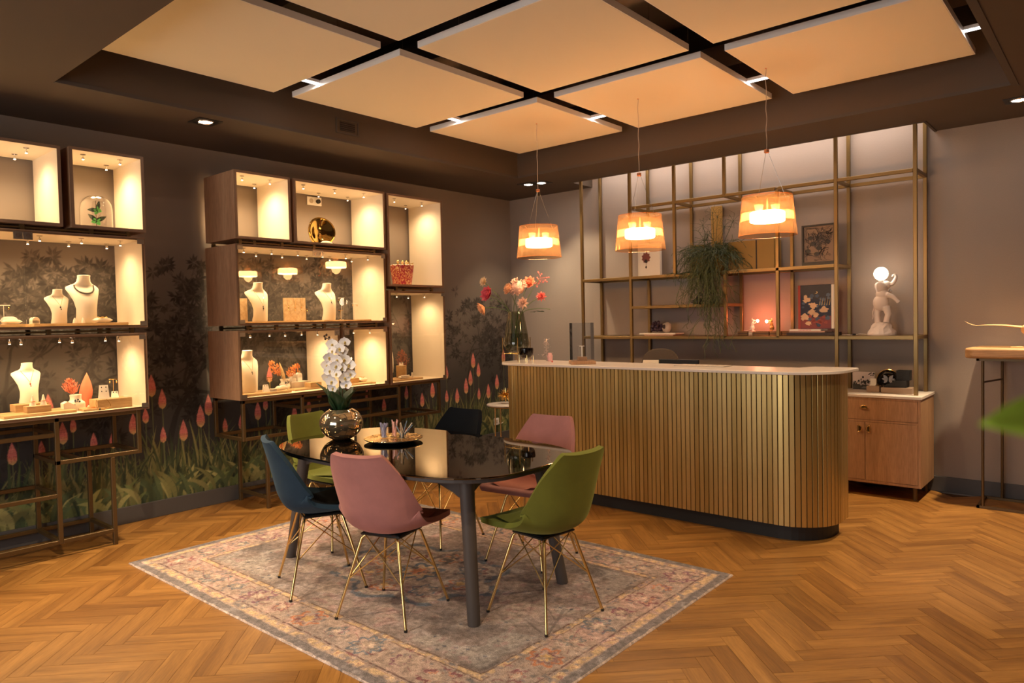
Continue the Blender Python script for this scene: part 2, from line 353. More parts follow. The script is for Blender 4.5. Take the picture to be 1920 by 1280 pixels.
def fuse(mb, name, mats, parent, vox):        # overlapping limbs fused into one continuous skin
    o = mb.build(name, mats, parent); r = o.modifiers.new('fuse', 'REMESH'); r.mode = 'VOXEL'; r.voxel_size = vox; r.use_smooth_shade = True
    s = o.modifiers.new('soften', 'SMOOTH'); s.factor = .5; s.iterations = 4
    return o
def arc(cx, cy, r, a0, a1, n=8): return [(cx + r * math.cos(R(a0 + (a1 - a0) * i / n)), cy + r * math.sin(R(a0 + (a1 - a0) * i / n))) for i in range(n + 1)]
# ---------------------------------------------------------------- the room
H = 2.879
RX0, RX1, RY0, RY1 = 0.969, 5.083, -5.11, -0.993          # ceiling recess
XR, YF = 7.4, -9.0
ZP = 3.067                                                # underside of the hanging panels
floor = struct('floor', MB().box(-0.1, YF, -0.06, XR, 0.1, -0.014), 'subfloor')
# herringbone planks
PW, PL = 0.0885, 0.4384
def plank_mb(g=0.0007):
    mb = MB(); mb.box(g, g, -0.013, PL - g, PW - g, 0.0); return mb
X0h, Y0h = 4.0066, -3.9176
s2 = 1 / math.sqrt(2)
def to_world(a, b): return (X0h + (a - b) * s2, Y0h + (a + b) * s2)
planks = []
for k in range(-120, 120):
    for mth in range(-16, 16):
        for kind in (0, 1):
            if kind == 0: a, b = k * PW + mth * PL, k * PW - mth * PL; ang = PI / 4; ctr = (a + PL / 2, b + PW / 2); org = (a, b)
            else: a, b = k * PW + PL + mth * PL, k * PW + PW - PL - mth * PL; ang = 3 * PI / 4; ctr = (a + PW / 2, b + PL / 2); org = (a + PW, b)
            cx, cy = to_world(*ctr)
            if not (-0.02 < cx < XR and YF < cy < 0.02): continue
            d = Vector((cx, cy, 0)) - CAM; z = d.dot(fwd); area = 0
            if z > 0.3:
                px = 960 + 1342 * d.dot(right) / z; py = 640 - 1342 * d.dot(up) / z
                under = (1.0 < cx < 3.96 and -4.8 < cy < -2.8) or (1.6 < cx < 4.2 and -2.0 < cy < 0)
                if -60 < px < 1980 and py < 1330 and not under: area = 1e4 / z ** 3
            planks.append((area, org, ang))
planks.sort(key=lambda q: -q[0])
def plank_mesh(mb, name, mats):
    me = bpy.data.meshes.new(name); me.from_pydata(mb.v, [], mb.f); me.materials.append(M[mats]); return me
pm = plank_mb(); pme = plank_mesh(pm, 'plank', 'plank'); uvl = pme.uv_layers.new(name='UVMap')
for lp in pme.loops:
    v = pme.vertices[lp.vertex_index].co; uvl.data[lp.index].uv = (v.x, v.y)
for area, org, ang in planks[:300]:
    o = bpy.data.objects.new('plank', pme); COL.objects.link(o); o.parent = floor
    x, y = to_world(*org); o.location = (x, y, random.uniform(-0.0004, 0)); o.rotation_euler = (0, 0, ang)
big = MB(); uvs = []
for area, org, ang in planks[300:]:
    x, y = to_world(*org); q = plank_mb(); T = Matrix.Translation((x, y, random.uniform(-0.0004, 0))) @ Matrix.Rotation(ang, 4, 'Z')
    big.T = T; big.add(q.v, q.f)
    for f in q.f:
        for i in f: uvs += [q.v[i][0], q.v[i][1]]
big.T = None
fo = big.build('parquet', 'plank_far', floor); fo['kind'] = 'stuff'
u = fo.data.uv_layers.new(name='UVMap'); u.data.foreach_set('uv', uvs)

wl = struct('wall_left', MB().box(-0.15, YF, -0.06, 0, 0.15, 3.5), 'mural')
wr = struct('wall_right', MB().box(0, 0, -0.06, XR, 0.15, 3.5), 'plainwall')
struct('wall_front', MB().box(-0.15, YF - 0.15, -0.06, XR, YF, 3.5), 'plainwall')
struct('wall_side', MB().box(XR, YF - 0.15, -0.06, XR + 0.15, 0.15, 3.5), 'plainwall')
struct('baseboard_left', MB().box(0, YF, 0, 0.016, 0, 0.125), 'plinth', bevel=0.003)
struct('baseboard_right', MB().box(0.016, -0.016, 0, XR, 0, 0.122), 'plinth', bevel=0.003)
c = MB()
SX0, SX1, SY = 1.20, 4.49, -0.405                          # slot above the shelving
c.box(0, YF, H, RX0, 0, 3.45); c.box(RX0, RY1, H, RX1, SY, 3.45); c.box(RX0, SY, H, SX0, 0, 3.45); c.box(SX1, SY, H, RX1, 0, 3.45)
c.box(RX1, YF, H, XR, 0, 3.45); c.box(RX0, YF, H, RX1, RY0, 3.45); c.box(SX0, SY, 3.14, SX1, 0, 3.45)
ceil = struct('ceiling', c, 'soffit')
struct('trim_1', MB().box(0, YF, 3.45, XR, 0, 3.5), 'topvoid')
t = MB()
t.box(RX0 - 0.02, RY0, H - 0.004, RX0 + 0.004, RY1, H + 0.02); t.box(RX1 - 0.004, RY0, H - 0.004, RX1 + 0.035, RY1 + 0.03, H + 0.004)
t.box(RX0, RY1 - 0.004, H - 0.004, RX1, RY1 + 0.012, H + 0.02)
struct('trim_2', t, 'fascia')
t = MB(); t.box(SX0, SY - 0.002, H - 0.006, SX1, SY + 0.018, H + 0.03); t.box(SX1 - 0.016, SY, H - 0.006, SX1 + 0.002, 0, H + 0.03)
struct('trim_3', t, 'soffit')
# thin plates along the far side of the recess void (ducts seen in the gaps between the panels)
duct = MB()
for y in (-1.9, -3.1, -4.3): duct.box(1.0, y - 0.12, 3.33, 5.05, y + 0.12, 3.42)
dd = duct.build('duct', 'dark', ceil); 
# printed mural: trees in charcoal, torch lilies and grasses
mu = []
def flat(pts, col, lay): mu.append((lay, pts, col))
def leafp(y, z, a, l, w, col, lay):
    ca, sa = math.cos(a), math.sin(a)
    flat([(y, z), (y + ca * l * .45 - sa * w, z + sa * l * .45 + ca * w), (y + ca * l, z + sa * l), (y + ca * l * .45 + sa * w, z + sa * l * .45 - ca * w)], col, lay)
def strip(pts, ws, col, lay, col2=None):
    n = len(pts)
    for i in range(n - 1):
        (y0, z0), (y1, z1) = pts[i], pts[i + 1]; d = math.hypot(y1 - y0, z1 - z0) or 1e-6; nx, nz = -(z1 - z0) / d, (y1 - y0) / d
        a, b = ws[i], ws[i + 1]; cc = col if col2 is None else tuple(col[k] + (col2[k] - col[k]) * i / (n - 1) for k in range(3))
        flat([(y0 - nx * a, z0 - nz * a), (y1 - nx * b, z1 - nz * b), (y1 + nx * b, z1 + nz * b), (y0 + nx * a, z0 + nz * a)], cc, lay)
rm = random.Random(11)
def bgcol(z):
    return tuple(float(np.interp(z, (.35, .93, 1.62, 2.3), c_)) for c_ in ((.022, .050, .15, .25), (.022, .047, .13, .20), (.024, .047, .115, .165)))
def cluster(y, z, sz, tone, lay):
    b = bgcol(z); a0 = rm.uniform(0, 2 * PI)
    for i in range(rm.randint(6, 9)):
        a = a0 + i * .62 + rm.uniform(-.2, .2); q = tone * rm.choice((.6, .85, 1.3)); l = sz * rm.uniform(.7, 1.2); cy_, cz_ = y + math.cos(a) * .006, z + math.sin(a) * .006
        leafp(cy_, cz_, a, l, l * rm.uniform(.13, .2), tuple(v * q for v in b), lay)
        if rm.random() < .5: strip([(cy_, cz_), (cy_ + math.cos(a) * l * .8, cz_ + math.sin(a) * l * .8)], [.0011, .0008], tuple(v * min(1, q * 1.9) for v in b), lay)
def branch(y, z, a, l, w, dep):
    pts = [(y, z)]; aa = a
    for i in range(4):
        aa += rm.uniform(-.28, .28); y += math.cos(aa) * l / 4; z += math.sin(aa) * l / 4; pts.append((y, z))
    q = bgcol(z); strip(pts, [w * (1 - i * .11) for i in range(5)], tuple(v * .38 for v in q), 3)
    if dep == 0 or w < 0.0022:
        if z < 2.13: cluster(y, z, 0.066, rm.choice((.26, .34, .45)), 4)
        return
    for i in range(2 + (rm.random() < .25)): branch(y, z, aa + rm.uniform(-.95, .95), l * rm.uniform(.62, .85), w * .58, dep - 1)
    if z > 0.75 and z < 2.1:
        cluster(y + rm.gauss(0, .08), z + rm.gauss(0, .07), 0.062, rm.choice((.36, .45, .6)), 2)
for y0, z0, a, l, w, dp in ((-4.30, .55, 1.85, .42, .020, 6), (-4.12, .55, 1.25, .44, .026, 6), (-5.2, .6, 1.4, .42, .02, 5), (-3.45, .6, 1.8, .42, .02, 5), (-3.0, .6, 1.3, .42, .022, 5),
                          (-2.3, .6, 1.5, .42, .02, 5), (-1.75, .6, 1.2, .38, .018, 5), (-1.25, .55, 1.7, .36, .016, 5), (-.80, .55, 1.75, .34, .02, 5), (-.35, .5, 1.4, .36, .016, 5), (-3.85, .6, 1.9, .4, .02, 5), (-4.8, .6, 1.6, .4, .02, 5)):
    branch(y0, z0, a, l, w, dp)
for i in range(300):
    y = rm.uniform(-5.9, -.02); z = rm.triangular(.5, 1.95, 1.2); cluster(y, z, 0.06, rm.choice((.6, .75)), 1)
def gcol(z, br):
    base = rm.choice(((.17, .17, .060), (.10, .125, .042), (.06, .085, .036), (.23, .22, .085), (.035, .055, .026)))
    return tuple(v * br for v in base)
def blade(y, z, h, lean, w, col, lay):
    pts = []; ws = []
    for i in range(7):
        t = i / 6; pts.append((y + lean * t ** 1.9, z + h * (t - 0.18 * abs(lean) / max(h, .01) * t ** 3))); ws.append(w * (math.sin(PI * (0.15 + .85 * t)) ** .7 if t < 1 else 0) * .5)
    strip(pts, ws, tuple(v * .7 for v in col), lay, col)
POK = [(-4.239, 1.009, .171), (-4.162, .9, .156), (-4.29, .786, .121), (-4.165, .623, .124), (-4.007, .635, .168), (-3.866, .732, .18), (-3.799, .815, .173), (-4.85, .727, .157), (-4.783, .779, .11), (-4.655, .639, .13), (-5.153, .629, .15), (-4.381, .734, .16), (-4.525, .636, .13), (-4.982, .635, .12),
       (-3.367, .719, .16), (-3.294, .776, .12), (-3.664, .633, .12), (-3.522, .642, .13), (-3.247, 1.022, .14), (-3.013, .67, .13), (-2.863, .711, .13), (-1.997, .625, .14), (-1.334, .718, .172), (-1.485, .627, .152), (-1.125, .629, .134), (-.965, .62, .17), (-1.121, .889, .146), (-.696, .997, .176), (-.612, .884, .165),
       (-.746, .8, .175), (-.82, .718, .18), (-.612, .608, .135), (-.452, .624, .174), (-.299, .721, .176), (-.175, 1.02, .165), (-2.5, .7, .15), (-2.6, .63, .14), (-2.2, .76, .14), (-5.35, .74, .15), (-5.5, .66, .14), (-1.7, .72, .14), (-2.75, .8, .13), (-4.93, .93, .16)]
for lay, (cnt, hm, wd, br) in ((5, (1300, .50, .012, .65)), (6, (1000, .42, .014, .9)), (7, (520, .42, .011, 1.25))):
    for i in range(cnt):
        blade(rm.uniform(-5.9, -.01), .12, rm.uniform(.35, 1) * hm, rm.gauss(0, .11), wd * rm.uniform(.6, 1.3), gcol(.2, br * rm.uniform(.8, 1.2)), lay)
for y, z, l in POK:
    strip([(y, .12), (y + rm.uniform(-.01, .01), z * .5), (y, z - l * .45)], [.004, .004, .003], (.13, .15, .065), 8)
    for i in range(5): blade(y + rm.gauss(0, .05), .12, rm.uniform(.35, .62), rm.gauss(0, .10), .016, gcol(.3, 1.15), 8)
for i in range(900):
    blade(rm.uniform(-5.9, -.02), .12, rm.uniform(.12, .30), rm.gauss(0, .06), rm.uniform(.020, .04), gcol(.2, rm.uniform(.55, 1.0)), 8)
for i in range(420):
    s = rm.choice((-1, 1)); blade(rm.uniform(-5.9, -.02), .12, rm.uniform(.10, .26), s * rm.uniform(.05, .2), rm.uniform(.026, .046), gcol(.2, rm.uniform(1.0, 1.9)), 9 + i % 3)
for y, z, l in POK:
    n = 11; wm = l * .185
    for i in range(n):
        t0, t1 = i / n, (i + 1) / n
        wf = lambda t: wm * (math.sin(PI * min(1, (t * 1.02) ** .62)) ** .75 if 0 < t < 1 else 0.03)
        cc = (.74 - .12 * t0, .20 + .02 * t0, .19) if t0 > .3 else tuple(a + (b - a) * t0 / .3 for a, b in zip((.62, .42, .18), (.66, .20, .15)))
        q = rm.uniform(.85, 1.1); zz0, zz1 = z - l / 2 + l * t0, z - l / 2 + l * t1
        flat([(y - wf(t0) * rm.uniform(.93, 1.1), zz0), (y + wf(t0) * rm.uniform(.93, 1.1), zz0), (y + wf(t1), zz1), (y - wf(t1), zz1)], tuple(v * q for v in cc), 13)
    for i in range(16):
        t = rm.uniform(.12, .85); leafp(y + rm.uniform(-.8, .8) * wm * math.sin(PI * t ** .62), z - l / 2 + l * t, -PI / 2 + rm.uniform(-.6, .6), .012, .0018, rm.choice(((.42, .07, .09), (.72, .34, .26))), 14)
GS = .0052; Y0m, Y1m, Z0m, Z1m = -5.95, -.001, .12, 2.22
ny, nz_ = int((Y1m - Y0m) / GS), int((Z1m - Z0m) / GS)
IM = np.zeros((ny + 1, nz_ + 1, 4), np.float32)
mu.sort(key=lambda q: q[0])
for lay, pts, col in mu:
    py = np.array([p[0] for p in pts]); pz = np.array([p[1] for p in pts]); py = (py - Y0m) / GS; pz = (pz - Z0m) / GS
    i0, i1, j0, j1 = max(0, math.ceil(py.min() - .4)), min(ny, math.floor(py.max() + .4)), max(0, math.ceil(pz.min() - .4)), min(nz_, math.floor(pz.max() + .4))
    if i1 < i0 or j1 < j0: continue
    ar = sum(py[k] * pz[(k + 1) % len(pts)] - py[(k + 1) % len(pts)] * pz[k] for k in range(len(pts)))
    if abs(ar) < 1e-6: continue
    sg = 1 if ar > 0 else -1; A = np.arange(i0, i1 + 1)[:, None]; B_ = np.arange(j0, j1 + 1)[None, :]; cov = np.ones((i1 - i0 + 1, j1 - j0 + 1))
    for k in range(len(pts)):
        k2_ = (k + 1) % len(pts); ey, ez = py[k2_] - py[k], pz[k2_] - pz[k]; ln_ = math.hypot(ey, ez)
        if ln_ < 1e-6: continue
        cov = np.minimum(cov, np.clip(sg * (ey * (B_ - pz[k]) - ez * (A - py[k])) / ln_ + .5, 0, 1))
    reg = IM[i0:i1 + 1, j0:j1 + 1]; c_ = cov[..., None]; al = reg[..., 3:4]; na = c_ + al * (1 - c_)
    reg[..., :3] = np.where(na > 1e-4, (np.array(col) * c_ + reg[..., :3] * al * (1 - c_)) / np.maximum(na, 1e-4), reg[..., :3]); reg[..., 3:4] = na
yy_, zz_ = np.meshgrid(Y0m + np.arange(ny + 1) * GS, Z0m + np.arange(nz_ + 1) * GS, indexing='ij')
me = bpy.data.meshes.new('mural_print'); idm = np.arange((ny + 1) * (nz_ + 1)).reshape(ny + 1, nz_ + 1)
me.vertices.add(yy_.size); me.vertices.foreach_set('co', np.stack([np.full_like(yy_, .0009), yy_, zz_], -1).astype(np.float32).ravel())
qm = np.stack([idm[:-1, :-1], idm[1:, :-1], idm[1:, 1:], idm[:-1, 1:]], -1).reshape(-1, 4)
me.loops.add(qm.size); me.loops.foreach_set('vertex_index', qm.ravel().astype(np.int32)); me.polygons.add(len(qm)); me.polygons.foreach_set('loop_start', (np.arange(len(qm)) * 4).astype(np.int32)); me.update(calc_edges=True)
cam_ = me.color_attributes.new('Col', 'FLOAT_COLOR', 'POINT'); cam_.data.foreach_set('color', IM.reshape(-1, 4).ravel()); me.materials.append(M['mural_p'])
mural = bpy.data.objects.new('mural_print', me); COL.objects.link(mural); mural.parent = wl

# ---------------------------------------------------------------- hanging ceiling panels and strip lights
XE = [(1.139, 2.306), (2.466, 3.616), (3.774, 4.911)]; YE = [(-1.161, -2.343), (-2.499, -3.668), (-3.815, -4.98)]
plabel = {(0, 0): 'square beige ceiling panel in the corner above the leftmost pendant lamp', (1, 0): 'beige ceiling panel the middle pendant lamp hangs from', (2, 0): 'beige ceiling panel at right, the largest pendant lamp hangs from it',
          (0, 1): 'beige ceiling panel beside the air vent, second from the far corner', (1, 1): 'beige ceiling panel in the middle of the grid', (2, 1): 'beige ceiling panel cut by the top edge, right of the middle one',
          (0, 2): 'beige ceiling panel at left above the left display cabinets', (1, 2): 'beige ceiling panel cut by the top edge, left of the middle one'}
for (i, j), lb in plabel.items():
    (a, b), (d, e) = XE[i], YE[j]; t = thing('ceiling_panel', lb, 'ceiling panel', ((a + b) / 2, (d + e) / 2, ZP), 0, 'hanging ceiling panels')
    hx, hy = (b - a) / 2, (d - e) / 2
    MB().box(-hx + .006, -hy + .006, 0, hx - .006, hy - .006, .03).build('fabric_face', 'panel', t)
    f = MB()
    for x0, y0, x1, y1 in ((-hx, -hy, hx, -hy + .012), (-hx, hy - .012, hx, hy), (-hx, -hy + .012, -hx + .012, hy - .012), (hx - .012, -hy + .012, hx, hy - .012)): f.box(x0, y0, .001, x1, y1, .04)
    f.build('frame', 'white', t)
    w = MB()
    for x in (-hx * .7, hx * .7):
        for y in (-hy * .7, hy * .7): w.tube([(x, y, .03), (x, y, 3.45 - ZP)], .0015, 4)
    w.build('suspension_wire', 'chrome', t)
for x, y, ax, lb in ((1.456, -3.742, 1, 'small lit strip light in the gap above the left display cabinets'), (1.49, -2.421, 1, 'small lit strip light in the gap nearest the air vent'), (2.386, -1.62, 0, 'small lit strip light between the two leftmost pendant cords'),
                     (3.695, -1.60, 0, 'lit strip light beside the cord of the rightmost pendant lamp'), (4.957, -1.59, 0, 'lit strip light at the right edge of the ceiling recess')):
    t = thing('strip_light', lb, 'ceiling light', (x, y, ZP + .022), 0, 'strip lights between the ceiling panels')
    hl = .078 if ax == 0 else .071
    dx, dy = (hl, .022) if ax == 0 else (.022, hl)
    MB().box(-dx, -dy, 0, dx, dy, .02).build('housing', 'white', t); MB().box(-dx + .002, -dy + .003, -.004, dx - .002, dy - .003, 0).build('diffuser', 'strip', t)
    light('strip_beam', 'AREA', (0, 0, -.006), .9, NEUT, .14 if ax == 0 else .04, (0, 0, -1), sizey=.04 if ax == 0 else .14, parent=t)
# recessed downlights
dl = ['recessed square downlight with one lit lamp above the left wall', 'left lamp of the pair of lit downlights by the far corner', 'right lamp of the pair of lit downlights by the far corner', 'recessed downlight at the right edge of the picture']
for i, lb in enumerate(dl):
    x, y = DOWN[i]; t = thing('recessed_downlight', lb, 'ceiling light', (x, y, H), 0, 'recessed downlights')
    f = MB(); 
    for x0, y0, x1, y1 in ((-.085, -.085, .085, -.06), (-.085, .06, .085, .085), (-.085, -.06, -.06, .06), (.06, -.06, .085, .06)): f.box(x0, y0, -.004, x1, y1, 0)
    f.box(-.062, -.062, -.0025, .062, .062, -.001); f.build('frame', 'black', t)
    MB().lathe([(.0001, -.006), (.036, -.006), (.044, -.0035)], 24).build('lens', 'lit', t)
    MB().lathe([(.044, -.003), (.05, -.009), (.055, -.003)], 24).build('ring', 'chrome', t)
t = thing('air_vent', 'small square air vent in the dark side of the ceiling recess', 'vent', (RX0 + .001, -3.07, 3.0))
f = MB(); f.box(0, -.11, -.06, .006, .11, -.048); f.box(0, -.11, .048, .006, .11, .06); f.box(0, -.11, -.048, .006, -.098, .048); f.box(0, .098, -.048, .006, .11, .048); f.build('frame', 'fascia', t)
MB().box(.0005, -.07, -.036, .003, .07, .036).build('opening', 'dark', t)
f = MB()
for k in range(5): f.box(.003, -.07, -.03 + k * .015, .006, .07, -.028 + k * .015)
f.build('slat', 'soffit', t)
# ---------------------------------------------------------------- display cabinets on the left wall
FX = 0.514
cab_lights = []
def cabinet(y0, y1, z0, z1, label, doors=0, spots=3, lock=True, power=9.0):
    t = thing('display_cabinet', label, 'display cabinet', (0.034, (y0 + y1) / 2, z0), 0, 'lit display cabinets')
    h = z1 - z0; w = (y1 - y0) / 2; D = FX - 0.034; th = 0.019
    o = MB(); o.box(0, -w, 0, D, -w + th * .5, h); o.box(0, w - th * .5, 0, D, w, h); o.box(0, -w + th * .5, 0, D, w - th * .5, th * .5); o.box(0, -w + th * .5, h - th * .5, D, w - th * .5, h)
    o.build('outer_shell', 'oak', t, bevel=.0015)
    o = MB(); e = .004; a = th * .5
    o.box(.004, -w + a, a, D - e, -w + th, h - a); o.box(.004, w - th, a, D - e, w - a, h - a); o.box(.004, -w + th, a, D - e, w - th, th); o.box(.004, -w + th, h - th, D - e, w - th, h - a)
    o.build('lining', 'cream', t)
    o = MB(); x0, x1 = D - .0035, D + .0012
    o.box(x0, -w, 0, x1, -w + th, h); o.box(x0, w - th, 0, x1, w, h); o.box(x0, -w + th, 0, x1, w - th, th); o.box(x0, -w + th, h - th, x1, w - th, h)
    o.build('front_edge', 'edge', t)
    # little spotlights under the cabinet top
    n = max(2, int(w * 2 / .24))
    sp = MB(); 
    k = 0
    for i in range(n):
        yy = -w + (i + .5) * 2 * w / n
        for xx in (.14, .38) if spots == 3 and i % 1 == 0 else (.3,):
            s = MB(); s.cyl((xx, yy, h - th - .004), .017, .004, 12); s.tube([(xx, yy, h - th - .004), (xx, yy, h - th - .018)], .003, 5); s.ball((xx, yy, h - th - .026), .0095, (1, 1, 1.1), 10)
            so = s.build('spotlight', 'chrome', t, smooth=True)
            MB().lathe([(.0001, 0), (.0065, 0), (.008, .004)], 10, (xx, yy, h - th - .0385)).build('lens', 'spot', so)
        yl = max(-w + .17, min(w - .17, yy)); light('spotlight_beam', 'SPOT', (.27, yl, h - th - .05), power * (.62 / max(.5, h)) ** 0, WARM, .05, None, 165, 1.0, parent=t)
    for k in range(doors):
        a0 = -w + .008 + k * (2 * w - .016) / doors; a1 = -w + .008 + (k + 1) * (2 * w - .016) / doors
        g = MB(); g.box(D + .002, a0 + .001, .008, D + .008, a1 - .001, h - .008); go = g.build('glass_door', 'glass', t)
        side = a1 - .001 if (doors == 2 and k == 0) else (a0 + .001 if doors == 2 else (a1 if lock == 'right' else a0))
        inner = -1 if side > (a0 + a1) / 2 else 1
        if lock:
            l = MB(); l.box(D + .0085, min(side, side + inner * .05), h - .062, D + .013, max(side, side + inner * .05), h - .014); lo = l.build('lock_plate', 'steel', go)
            cc = side + inner * .026; l = MB(); l.T = Matrix.Translation((D + .013, cc, h - .038)) @ Matrix.Rotation(PI / 2, 4, 'Y'); l.cyl((0, 0, 0), .013, .004, 16); l.cyl((0, 0, .004), .008, .003, 12); l.build('lock', 'chrome', go, smooth=True)
        oth = a0 if side > (a0 + a1) / 2 else a1; s_ = 1 if oth == a0 else -1
        l = MB()
        for zz in (.012, h - .045): l.box(D + .0085, min(oth, oth + s_ * .045), zz, D + .011, max(oth, oth + s_ * .045), zz + .032)
        l.build('hinge_plate', 'steel', go)
    return t
C1 = -5.9
cabs = dict(
 h=cabinet(C1 + .0, -4.955, 2.108, 2.616, 'empty open lit cabinet at the left edge of the picture, top row', 0),
 i=cabinet(-4.905, -4.448, 2.108, 2.626, 'open lit cabinet holding a glass dome with green butterflies', 0),
 j=cabinet(C1, -4.46, 1.456, 2.072, 'wide glass fronted cabinet at far left with two cream busts', 2),
 k=cabinet(C1, -4.47, .893, 1.42, 'lowest glass fronted cabinet at far left, coral dried plume in a cream vase inside', 1),
 a=cabinet(-3.79, -3.312, 2.118, 2.638, 'small empty open lit cabinet, top left of the middle wall group', 0),
 b=cabinet(-3.280, -2.342, 2.114, 2.638, 'open lit cabinet holding the round polished gold sculpture', 0),
 c=cabinet(-2.316, -1.624, 1.784, 2.634, 'tall open lit cabinet holding the red patterned bucket', 0),
 d=cabinet(-2.320, -1.617, .875, 1.743, 'tall glass fronted cabinet at the lower right of the middle wall group', 1, lock=False),
 e=cabinet(-3.797, -2.352, 1.452, 2.077, 'wide glass fronted cabinet with two busts, the pendant lamps mirrored in its glass', 2),
 f=cabinet(-3.80, -2.874, .878, 1.413, 'lower left glass cabinet of the middle group with one bust and dried orange grasses', 1, lock='right'),
 g=cabinet(-2.841, -2.350, .878, 1.413, 'small glass cabinet right behind the white orchid', 1, lock='left'))
# spacers between the rows
def spacers(ys, z0, z1, label):
    t = thing('spacer_frame', label, 'metal frame', (0, ys[0], z0), 0, 'metal spacers between cabinets')
    for y in ys:
        m_ = MB()
        for x in (.47, .06): m_.box(x - .012, y - ys[0] - .012, 0, x + .012, y - ys[0] + .012, z1 - z0)
        m_.build('post', 'stand', t)
    m_ = MB()
    for x in (.47, .06): m_.box(x - .008, -.012, (z1 - z0) * .5 - .006, x + .008, ys[-1] - ys[0] + .012, (z1 - z0) * .5 + .006)
    m_.build('rail', 'stand', t)
spacers([-5.75, -5.32, -5.17, -4.78, -4.55], 2.0725, 2.1075, 'dark metal spacers under the two top cabinets at far left')
spacers([-5.75, -5.45, -5.05, -4.75, -4.55], 1.4205, 1.4555, 'dark metal spacers between the two glass cabinets at far left')
spacers([-3.74, -3.62, -3.38, -3.08, -2.45], 2.0775, 2.1135, 'dark metal spacers under the gold sculpture cabinet')
spacers([-3.70, -3.45, -3.0, -2.82, -2.45], 1.4135, 1.4515, 'dark metal spacers below the cabinet with two busts')
spacers([-2.2, -1.75], 1.7435, 1.7835, 'dark metal spacers under the red bucket cabinet')
# stands
def stand(name_label, bars_front, bars_x, y_ref):
    t = thing('cabinet_stand', name_label, 'metal stand', (0, y_ref, 0), 0, 'bronze tube stands under the display cabinets')
    for (ya, za), (yb, zb) in bars_front:
        for x in (.485, .055):
            m_ = MB(); m_.bar((x, ya - y_ref, za), (x, yb - y_ref, zb), .026); m_.build('post' if ya == yb else 'rail', 'stand', t, bevel=.002, seg=1)
    for y, z in bars_x:
        m_ = MB(); m_.bar((.081, y - y_ref, z), (.459, y - y_ref, z), .024); m_.build('cross_bar', 'stand', t)
stand('bronze square tube stand under the far left display cabinets', [((-4.535, .605), (-4.535, .88)), ((-5.032, .605), (-4.56, .605)), ((-4.71, .013), (-4.71, .579)), ((-5.006, .098), (-4.736, .098)), ((-5.032, .098), (-5.032, .88)), ((-5.85, .098), (-5.058, .098)),
      ((-5.85, .785), (-5.058, .785)), ((-5.85, .395), (-5.058, .395)), ((-5.863, .013), (-5.863, .88)), ((-5.85, .880), (-4.56, .880))],
      [(-4.535, .605), (-4.71, .098), (-5.032, .605), (-5.032, .395), (-5.032, .098), (-5.032, .785), (-4.535, .88), (-4.9, .605)], -4.7)
stand('bronze square tube stand under the middle display cabinets, behind the table', [((-3.765, .572), (-3.765, .862)), ((-3.739, .572), (-3.27, .572)), ((-3.575, .013), (-3.575, .545)), ((-3.549, .085), (-1.906, .085)), ((-3.245, .572), (-3.245, .862)),
      ((-3.219, .765), (-2.24, .765)), ((-2.213, .013), (-2.213, .862)), ((-2.187, .560), (-1.727, .560)), ((-1.70, .56), (-1.70, .862)), ((-1.88, .013), (-1.88, .533)), ((-3.765, .862 + .001), (-1.70, .862 + .001)), ((-2.75, .62), (-2.24, .62))],
      [(-3.765, .572), (-3.575, .085), (-3.245, .572), (-3.245, .765), (-2.75, .765), (-2.213, .56), (-2.05, .56), (-1.95, .56), (-1.70, .56), (-1.88, .085), (-2.213, .085)], -3.5)

# ---------------------------------------------------------------- shelving on the right wall
YF_, YB_ = -0.384, -0.03
t = thing('wall_shelving', 'tall bronze tube shelving against the pale wall behind the counter', 'shelving', (1.317, -.2, 0))
ox, oy = 1.317, -.2
XS = [1.317, 1.90, 2.385, 2.885, 3.36, 3.84, 4.415]
def sbar(n, a, b, w=.028): mb = MB(); mb.bar((a[0] - ox, a[1] - oy, a[2]), (b[0] - ox, b[1] - oy, b[2]), w); return mb.build(n, 'iron', t, bevel=.002, seg=1)
for i, (x, a, b) in enumerate([(XS[0], .014, 2.862), (XS[1], .014, 2.862), (XS[2], 1.865, 2.862), (XS[3], 2.53, 2.862), (XS[4], 1.262, 2.50), (XS[5], .817, 2.862), (XS[6], .817, 2.862), (2.885, 1.262, 1.812)]):
    for y in (YF_, YB_): sbar('post', (x, y, a), (x, y, b + (.24 if y == YB_ and b > 2.8 else 0)))
for x0, x1, z in ((1.345, 3.812, 1.838), (1.345, 4.387, 1.248), (1.928, 4.387, 2.528), (1.928, 2.857, 1.545)):
    xs = [x for x in XS if x0 - .05 < x < x1 + .05]
    if z == 1.545: xs = [1.90, 2.885]
    if z == 2.528: xs = XS[1:]
    if z == 1.248: xs = [XS[0], XS[1], XS[5], XS[6]]
    if z == 1.838: xs = [XS[0], XS[1], XS[5]]
    for a, b in zip(xs, xs[1:]):
        for y in (YF_, YB_): sbar('rail', (a + .028, y, z), (b - .028, y, z))
    for x in xs: sbar('side_rail', (x, YF_ + .028, z), (x, YB_ - .028, z))
    if z < 2:
        a, b = xs[0], xs[-1]
        mb = MB(); mb.box(a - ox + .012, YF_ - oy + .01, z + .008, b - ox - .012, YB_ - oy - .01, z + .0145); mb.build('shelf_board', 'iron', t)

